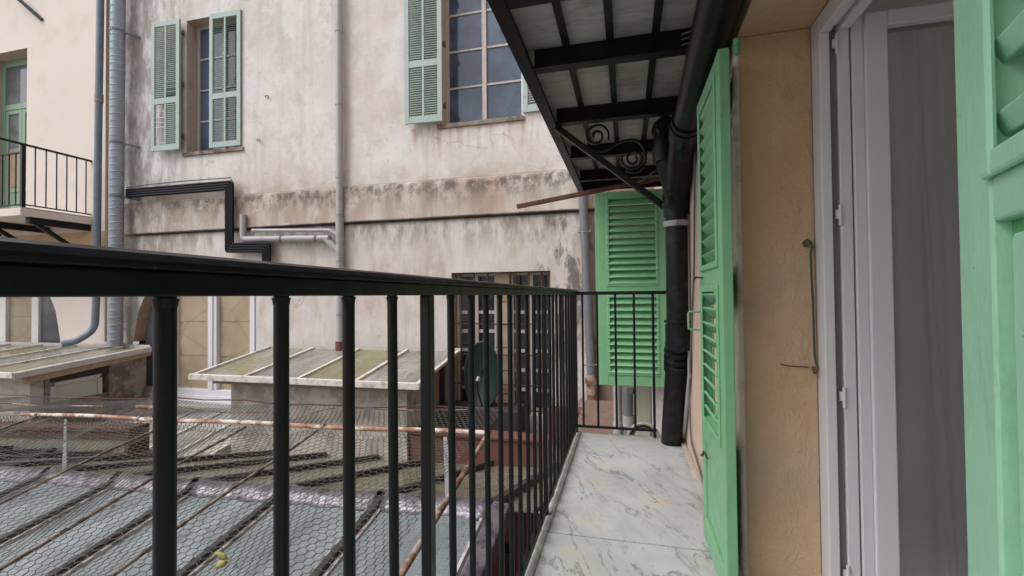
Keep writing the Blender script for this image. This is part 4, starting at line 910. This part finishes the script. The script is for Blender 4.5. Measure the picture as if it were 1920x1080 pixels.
# ------------------------------------------------------------------ big black soil pipe on the near wall
sp = thing('soil_pipe', 'fat black plastic soil pipe bending down the wall at the balcony end', 'pipe', (.30, 3.5, 0))
PR = .070
main = fillet([(.300, .2, 2.05), (.300, 1.55, 1.985), (.306, 2.60, 1.885), (.311, 3.02, 1.66), (.311, 3.03, .76), (.300, 3.22, .36), (.284, 3.56, -.30)], .12, 6)
PB().tube(main, PR, 22).build('tube', 'pvc_black', sp)
def ring(a, b, r, mat='pvc_black', name='coupling', n=22): return PB().tube([a, b], r, n).build(name, mat, sp)
A = Vector((.3055, 2.50, 1.897)); B = Vector((.3105, 2.96, 1.70))
ring((.304, 2.36, 1.908), (.3058, 2.56, 1.888), PR * 1.13); ring((.304, 2.40, 1.904), (.3042, 2.425, 1.902), PR * 1.22)
for (z0, z1, k) in ((1.54, 1.70, 1.13), (1.60, 1.625, 1.22), (1.655, 1.675, 1.22), (.86, .70, 1.12), (.885, .87, 1.2)): ring((.311, 3.03, z0), (.311, 3.03, z1), PR * k)
ring((.310, 3.04, .745), (.306, 3.13, .56), PR * 1.13)
for k in range(3): ring((.309, 3.055 + k * .02, .70 - k * .045), (.309, 3.062 + k * .02, .682 - k * .045), PR * 1.2)
ring((.311, 3.03, 1.472), (.311, 3.03, 1.506), PR * 1.16, 'pipe_grey', 'clamp', 32); PB().box(.300, .322, 2.925, 2.947, 1.476, 1.502).build('clamp_bolt', 'clamp', sp)
PB().tube(fillet([(.300, 2.95, 1.66), (.235, 2.93, 1.90), (.235, 2.93, 2.06), (.25, 3.20, 2.14)], .09), .062, 18).build('branch', 'pvc_black', sp)
for (a, b, r_) in (((.238, 2.93, 1.86), (.235, 2.93, 1.95), .072), ((.238, 2.95, 2.07), (.24, 3.02, 2.09), .074), ((.235, 2.88, 2.05), (.233, 2.80, 2.05), .05)): ring(a, b, r_)
for k in range(3): PB().tube([(.27, 2.285, 2.235 + k * .026), (.37, 2.20, 2.215 + k * .026)], .004, 6).build('wire_tie', 'clamp', sp)

# rusty bar and thin cable at the far end of the soffit
rbx = tag(PB().bar((-.93, 3.9, 1.835), (WX - .002, 3.9, 2.015), .035, .035, (0, 1, 0)).build('rusty_bar', 'rust_brown', bevel=.002), 'rusty iron bar sticking out from the wall above the end shutter', 'bar')
tag(PB().tube(smoothpts([(-.02, 3.86, 1.99), (.10, 3.86, 1.965), (.22, 3.86, 2.04), (.375, 3.86, 2.13)]), .006, 6).build('cable', 'cable_thin'), 'thin loose cable drooping over the rusty bar', 'cable')

# ------------------------------------------------------------------ green shutters of the near building
def green_shutter(label, locn, rz, w, h, t, zones, panel=None, st=.075, pitch=.05, tilt=1, depth=.058, stl=None, paint='green', thick=.008):
    """zones: louvred openings (z0, z1); panel: solid part (z0, z1)"""
    g_ = 'green louvred shutters of the near building'
    r = thing('shutter', label, 'shutter', locn, rz, g_)
    ops = sorted(zones + ([panel] if panel else []))
    rails = []; z = 0
    for (a, b) in ops: rails.append((z, a)); z = b
    rails.append((z, h))
    stl = stl or st
    f = MB().box(0, stl, 0, t, 0, h).box(w - st, w, 0, t, 0, h)
    for (a, b) in rails: f.box(stl, w - st, .001, t - .001, a, b)
    f.build('frame', paint, r, .003)
    # raised mouldings round the openings on both faces
    for (a, b) in zones:
        q = MB()
        for y0, y1 in ((-.007, .0005), (t - .0005, t + .007)):
            q.box(stl - .004, stl + .020, y0, y1, a - .02, b + .02).box(w - st - .020, w - st + .004, y0, y1, a - .02, b + .02).box(stl + .020, w - st - .020, y0, y1, a - .02, a + .004).box(stl + .020, w - st - .020, y0, y1, b - .004, b + .02)
        q.build('moulding', paint, r, .004)
        n = max(3, int((b - a) / pitch)); tl = R((24 if thick > .02 else 46 if depth > .07 else 50))
        sm_ = MB().prism(slat_prism(0, 1, 0, depth, thick, tilt * tl, t / 2), 'x', stl, w - st).mesh('slat'); sm_.materials.append(MT[paint])
        for k in range(n):
            c = link('slat', sm_, r, .002); c.location.z = a + (k + .5) * (b - a) / n; c.rotation_euler.x = random.uniform(-.03, .03)
    if panel:
        a, b = panel
        MB().box(stl + .012, w - st - .012, .008, t - .008, a + .012, b - .012).build('panel', paint, r, .006)
        MB().box(stl, w - st, t / 2 - .004, t / 2 + .004, a, b).build('panel_groove', 'green_edge', r)
    return r
# far leaf, folded back along the wall (hinge at the door opening)
fs = green_shutter('open green shutter edge-on against the ochre door reveal, louvred above a solid panel', (.336, 1.605, .03), R(90), .475, 1.825, .034, [(.52, 1.03), (1.13, 1.755)], (.10, .42), st=.062, pitch=.055, depth=.050, thick=.010)
MB().tube([(.006, -.024, 1.80), (.006, -.024, 1.848)], .008, 12).tube([(.006, -.024, 1.830), (.006, -.024, 1.850)], .0115, 12).build('hinge_knob', 'green_edge', fs)
MB().tube(fillet([(.44, .034, .945), (.44, .085, .945), (.44, .085, .870), (.44, .034, .870)], .012), .0045, 8).build('handle', 'green', fs)
MB().tube([(.36, .036, 1.085), (.36, .055, 1.085), (.42, .055, 1.09), (.47, .06, 1.075)], .004, 6).build('latch', 'rust_dark', fs)
MB().tube(fillet([(.33, .036, .37), (.33, .05, .40), (.36, .05, .37), (.40, .05, .36)], .01), .004, 6).build('catch', 'rust_dark', fs)
MB().tube([(.10, .038, .60), (.10, .045, .60)], .012, 10).build('knob', 'green', fs)
# near leaf, folded towards the viewer
ns = green_shutter('better lit green shutter nearest the viewer filling the right edge, paint peeling', (.355, .605, .03), R(-105), .56, 1.825, .036, [(1.145, 1.755)], (.10, 1.085), st=.07, stl=.083, pitch=.066, tilt=1, depth=.026, paint='lit', thick=.022)
# leaf standing out from the next window
es = green_shutter('green louvred shutter standing square to the wall beyond the balcony end', (.352, 4.28, .225), math.pi, .60, 1.765, .036, [(.115, .80), (.92, 1.70)], None, st=.078, pitch=.0595, tilt=-1, depth=.082, thick=.0095)
MB().box(.600, .628, .0, .020, 0, 1.765).build('edge_strip', 'green', es, .003)
for z in (.3, 1.5): MB().box(-.02, .06, -.006, -.001, z - .02, z + .02).build('hinge', 'green_edge', es)

# casement stay on the reveal
hk = thing('shutter_hook', 'thin green iron stay hanging from an eye on the ochre reveal', 'hook', (.60, 1.71, 1.2))
PB().tube(smoothpts([(.575, 1.718, 1.215), (.585, 1.705, 1.225), (.597, 1.70, 1.205), (.592, 1.70, 1.17), (.596, 1.70, 1.0), (.598, 1.702, .85), (.604, 1.70, .80), (.596, 1.698, .785), (.590, 1.70, .80)]), .0034, 8).build('rod', 'iron_green', hk)
PB().tube([(.583, 1.722, 1.21), (.583, 1.695, 1.21)], .007, 8).build('eye', 'rust', hk); PB().tube([(.60, 1.722, .80), (.60, 1.695, .80)], .006, 8).build('eye', 'rust', hk)
PB().tube([(.50, 1.7185, .808), (.54, 1.7175, .803), (.585, 1.7175, .802)], .0018, 5).build('scratch_wire', 'rust_dark', hk)

# things standing beyond the balcony end
wp = thing('waste_pipe', 'pale grey waste pipe standing under the end shutter', 'pipe', (-.09, 4.6, -1))
PB().tube([(-.10, 4.6, -1.2), (-.10, 4.6, .33)], .042, 14).build('tube', 'pipe_grey', wp); PB().tube([(-.10, 4.6, -.32), (-.10, 4.6, -.20)], .05, 14).build('coupling', 'pipe_grey', wp)
wq = thing('waste_pipe', 'grey pipe with a dark cap beside the taller waste pipe', 'pipe', (0, 4.55, -1))
PB().tube([(.0, 4.55, -1.2), (.0, 4.55, .10)], .045, 14).build('tube', 'pipe_dark', wq); PB().tube([(.0, 4.55, .10), (.0, 4.55, .16)], .055, 14).build('cap', 'clamp', wq); PB().tube([(.0, 4.55, -.22), (.0, 4.55, -.12)], .055, 14).build('coupling', 'pipe_grey', wq)
ut = tag(PB().box(.062, .20, 4.5, 4.75, -1.2, .40).build('utility_cabinet', 'panel_green', bevel=.006), 'grey-green cabinet under the end shutter between pipes and wall', 'cabinet')
wpp = tag(PB().box(.215, .345, 4.42, 4.70, -1.2, .42).build('white_panel', 'white', bevel=.006), 'white upright panel next to the wall under the end shutter', 'panel')
hc = thing('coiled_hose', 'grey coiled hose standing behind the end rail', 'hose', (.12, 3.95, -.15))
for k in range(3):
    MB().tube([((.125 - .018 * k) * math.cos(a), .02 * k, .0 + (.125 - .018 * k) * math.sin(a)) for a in [2 * math.pi * i / 28 for i in range(29)]], .014, 8, caps=False).build('coil', ('pipe_grey', 'steel', 'pipe_grey')[k], hc)
lg = tag(PB().box(-.56, WX - .003, 3.75, 6.2, -2.6, -.36).build('service_ledge', 'ledge_brown', bevel=.01), 'brown tiled ledge beyond the balcony end carrying pipes and hose', 'ledge')
